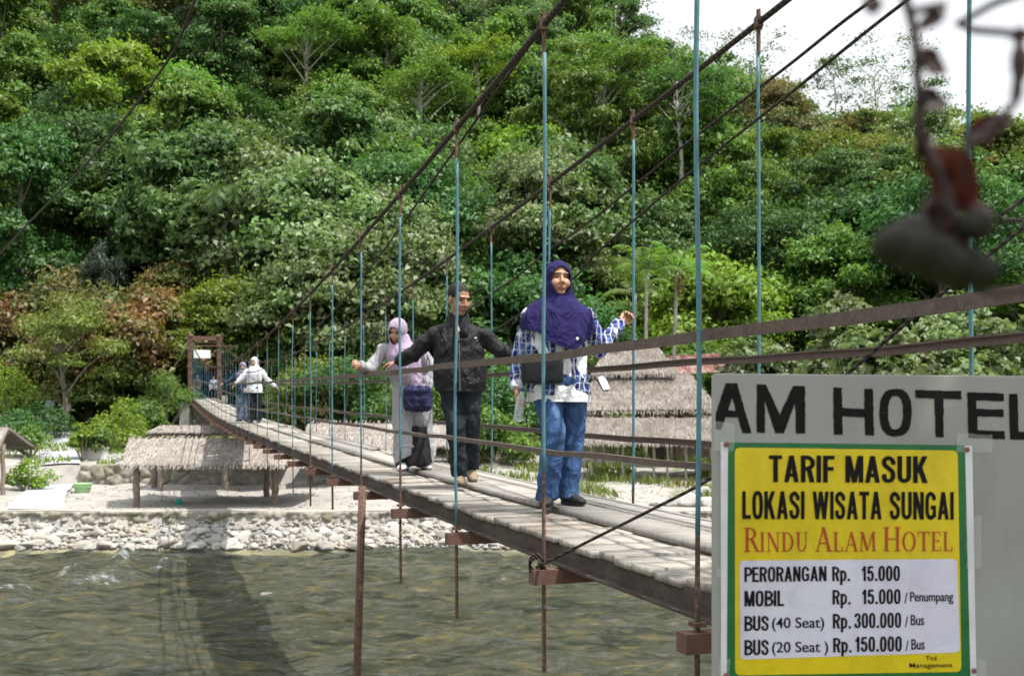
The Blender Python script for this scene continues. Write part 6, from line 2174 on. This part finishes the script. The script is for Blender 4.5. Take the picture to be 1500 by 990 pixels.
# visitors in the shade under the trees at the left
for px_, lab, c_, hr in ((88, 'person in black standing in the shade left of the small grey stemmed tree', M_DARK, True), (97, 'person in a white shirt in the shade right next to the small grey stemmed tree', M_WSHIRT, True), (74, 'person in a pale blue shirt under the trees at the far left', M_LBLUE, True)):
    Yq = 50.5
    simple_person(lab, px_, Yq, zg((px_ - 750) / F * Yq, Yq), 1.6, c_, M_DARK, None, dn, vox=.024, hair=hr)

# ================================================================== red leaved plant whose tip hangs close to the camera
M_TWIG = mottled('dark_twig', (.035, .022, .022), (.065, .042, .04), 40, .8)
M_REDLEAF = leaf_mat('red_brown_young_leaves', (.21, .060, .036), hue=.02, trans=.5, gloss=.05)
M_DARKLEAF = leaf_mat('dark_bronze_leaves', (.085, .030, .028), hue=.03, trans=.2, gloss=.05)
M_BUD = mottled('green_brown_bud', (.014, .016, .011), (.026, .021, .015), 60, .8)
plant = thing('red_leaved_plant', 'blurred twig with dark red young leaves and buds hanging close by', 'plant', (1.25, -.75, zg(1.25, -.75)))
O = plant.location
YN = .40
def np_(px, py, d=0.0): return at(px, py, YN + d) - O
bm = bmesh.new()
stalk = [V((0, 0, -.1)), V((-.05, .1, .9)), V((-.15, .35, 1.75)), V((-.35, .72, 2.10)), V((-.62, 1.02, 2.06)), np_(1250, -210, .02), np_(1305, -60), np_(1338, 40), np_(1345, 130), np_(1350, 200), np_(1385, 270), np_(1400, 340), np_(1408, 410)]
p_ = spline(stalk, 5)
sweep(bm, p_, [max(.0019, .020 * (1 - i / (len(p_) * .36))) for i in range(len(p_))], 8)
for q in ([np_(1330, 20), np_(1352, 14), np_(1385, 8)], [V((-.35, .72, 2.10)), V((-.40, .9, 1.9)), np_(1640, -60, .03), np_(1497, 60), np_(1492, 140), np_(1450, 185), np_(1412, 228)], [np_(1400, 390), np_(1440, 425), np_(1500, 425), np_(1560, 410)]):
    s_ = spline(q, 5); sweep(bm, s_, [.0015] * len(s_), 7)
obj('stem', bm, M_TWIG, plant, smooth=True)


def big_leaf(p0, p1, w, nrm, mat, curl=.25):
    bm = bmesh.new()
    p0, p1 = V(p0), V(p1)
    d = p1 - p0; L = d.length; d.normalize()
    n_ = V(nrm); n_ = (n_ - d * n_.dot(d)).normalized(); s_ = d.cross(n_)
    rows_ = []
    for i in range(9):
        t = i / 8
        ww = w * math.sin(PI * (.04 + .93 * t) ** .85) * .5
        c = p0 + d * L * t - n_ * curl * L * t * t
        rows_.append([bm.verts.new(c + s_ * ww * a + n_ * abs(a) * ww * .45) for a in (-1, -.5, 0, .5, 1)])
    for a, b in zip(rows_, rows_[1:]):
        for j in range(4): bm.faces.new((a[j], a[j + 1], b[j + 1], b[j]))
    bmesh.ops.solidify(bm, geom=bm.faces[:], thickness=.0006)
    return obj('leaf', bm, mat, plant, smooth=True)
A = M_DARKLEAF; R_ = M_REDLEAF
for a, b, w, nr, m in (((1345, 95), (1392, 100), .009, (0, -1, .4), A), ((1348, 72), (1372, 108), .008, (.3, -1, .2), A), ((1345, 160), (1394, 142), .0085, (0, -1, .5), A), ((1348, 130), (1372, 165), .008, (.4, -1, 0), A),
                       ((1280, 22), (1272, -8), .006, (0, -1, 0), A), ((1350, 190), (1350, 235), .008, (.4, -1, .1), A), ((1370, 215), (1388, 275), .012, (-.3, -1, .1), R_), ((1400, 215), (1412, 305), .0105, (.2, -1, .1), R_), ((1380, 250), (1400, 320), .010, (-.5, -1, 0), R_),
                       ((1412, 210), (1492, 158), .0085, (.2, -1, .6), A), ((1455, 180), (1420, 212), .0085, (.1, -1, .5), R_), ((1492, 40), (1492, 66), .006, (.3, -1, 0), A), ((1405, 330), (1448, 340), .010, (0, -1, .3), R_), ((1395, 300), (1360, 345), .010, (0, -1, .1), A), ((1425, 300), (1445, 350), .009, (.3, -1, .1), R_), ((1492, 62), (1497, 140), .007, (.5, -1, .1), A), ((1345, 45), (1390, 10), .005, (0, -1, .3), A), ((1405, 240), (1425, 320), .008, (-.3, -1, .2), R_), ((1390, 310), (1415, 385), .008, (.1, -1, .1), R_), ((1360, 290), (1392, 360), .012, (-.2, -1, .2), A)):
    big_leaf(np_(*a), np_(*b), w * 1.3, nr, m)
for px_, py_, r_ in ((1312, 358, .0088), (1343, 368, .0105), (1374, 382, .0098), (1404, 390, .0105), (1436, 398, .007), (1430, 330, .007), (1335, 340, .008), (1368, 372, .009)):
    bm = bmesh.new(); c = np_(px_, py_, .01 * math.sin(px_)); ell(bm, c, (r_, r_, r_ * .86), None, 14, 10); obj('bud', bm, M_BUD, plant, smooth=True)

# unseen tree added on the near bank so that its crown shades the hotel wall
t = thing('added_shade_tree', 'unseen leafy tree added on the near bank to shade the hotel wall', 'tree', (1.55, -1.7, zg(1.55, -1.7)))
O = t.location
me, cs = crown_mesh(301, 1.75, 1.5, 0, 16, 6500, .20, 'dome', clr=(.32, .5))
shift = V((2.75, 1.25, 3.75)) - O
co_ = np.empty(len(me.vertices) * 3, np.float32); me.vertices.foreach_get('co', co_)
me.vertices.foreach_set('co', (co_.reshape(-1, 3) + np.array(shift[:])).ravel()); me.update()
obj('crown', me, M_LEAF['mid'], t)
bm = bmesh.new()
s_ = spline([V((0, 0, -.2)), V((.1, .3, 2.2)), V((.5, 1.4, 4.3)), shift + V((0, 0, .4))], 6)
sweep(bm, s_, [.14 - .1 * i / len(s_) for i in range(len(s_))], 9)
for c in cs[:9]: sweep(bm, spline([s_[-5], (s_[-5] + V(c) + shift) / 2 + V((0, 0, .1)), V(c) + shift], 4), [.045 - .0045 * i for i in range(9)], 6)
obj('trunk', bm, M_BARK, t, smooth=True)
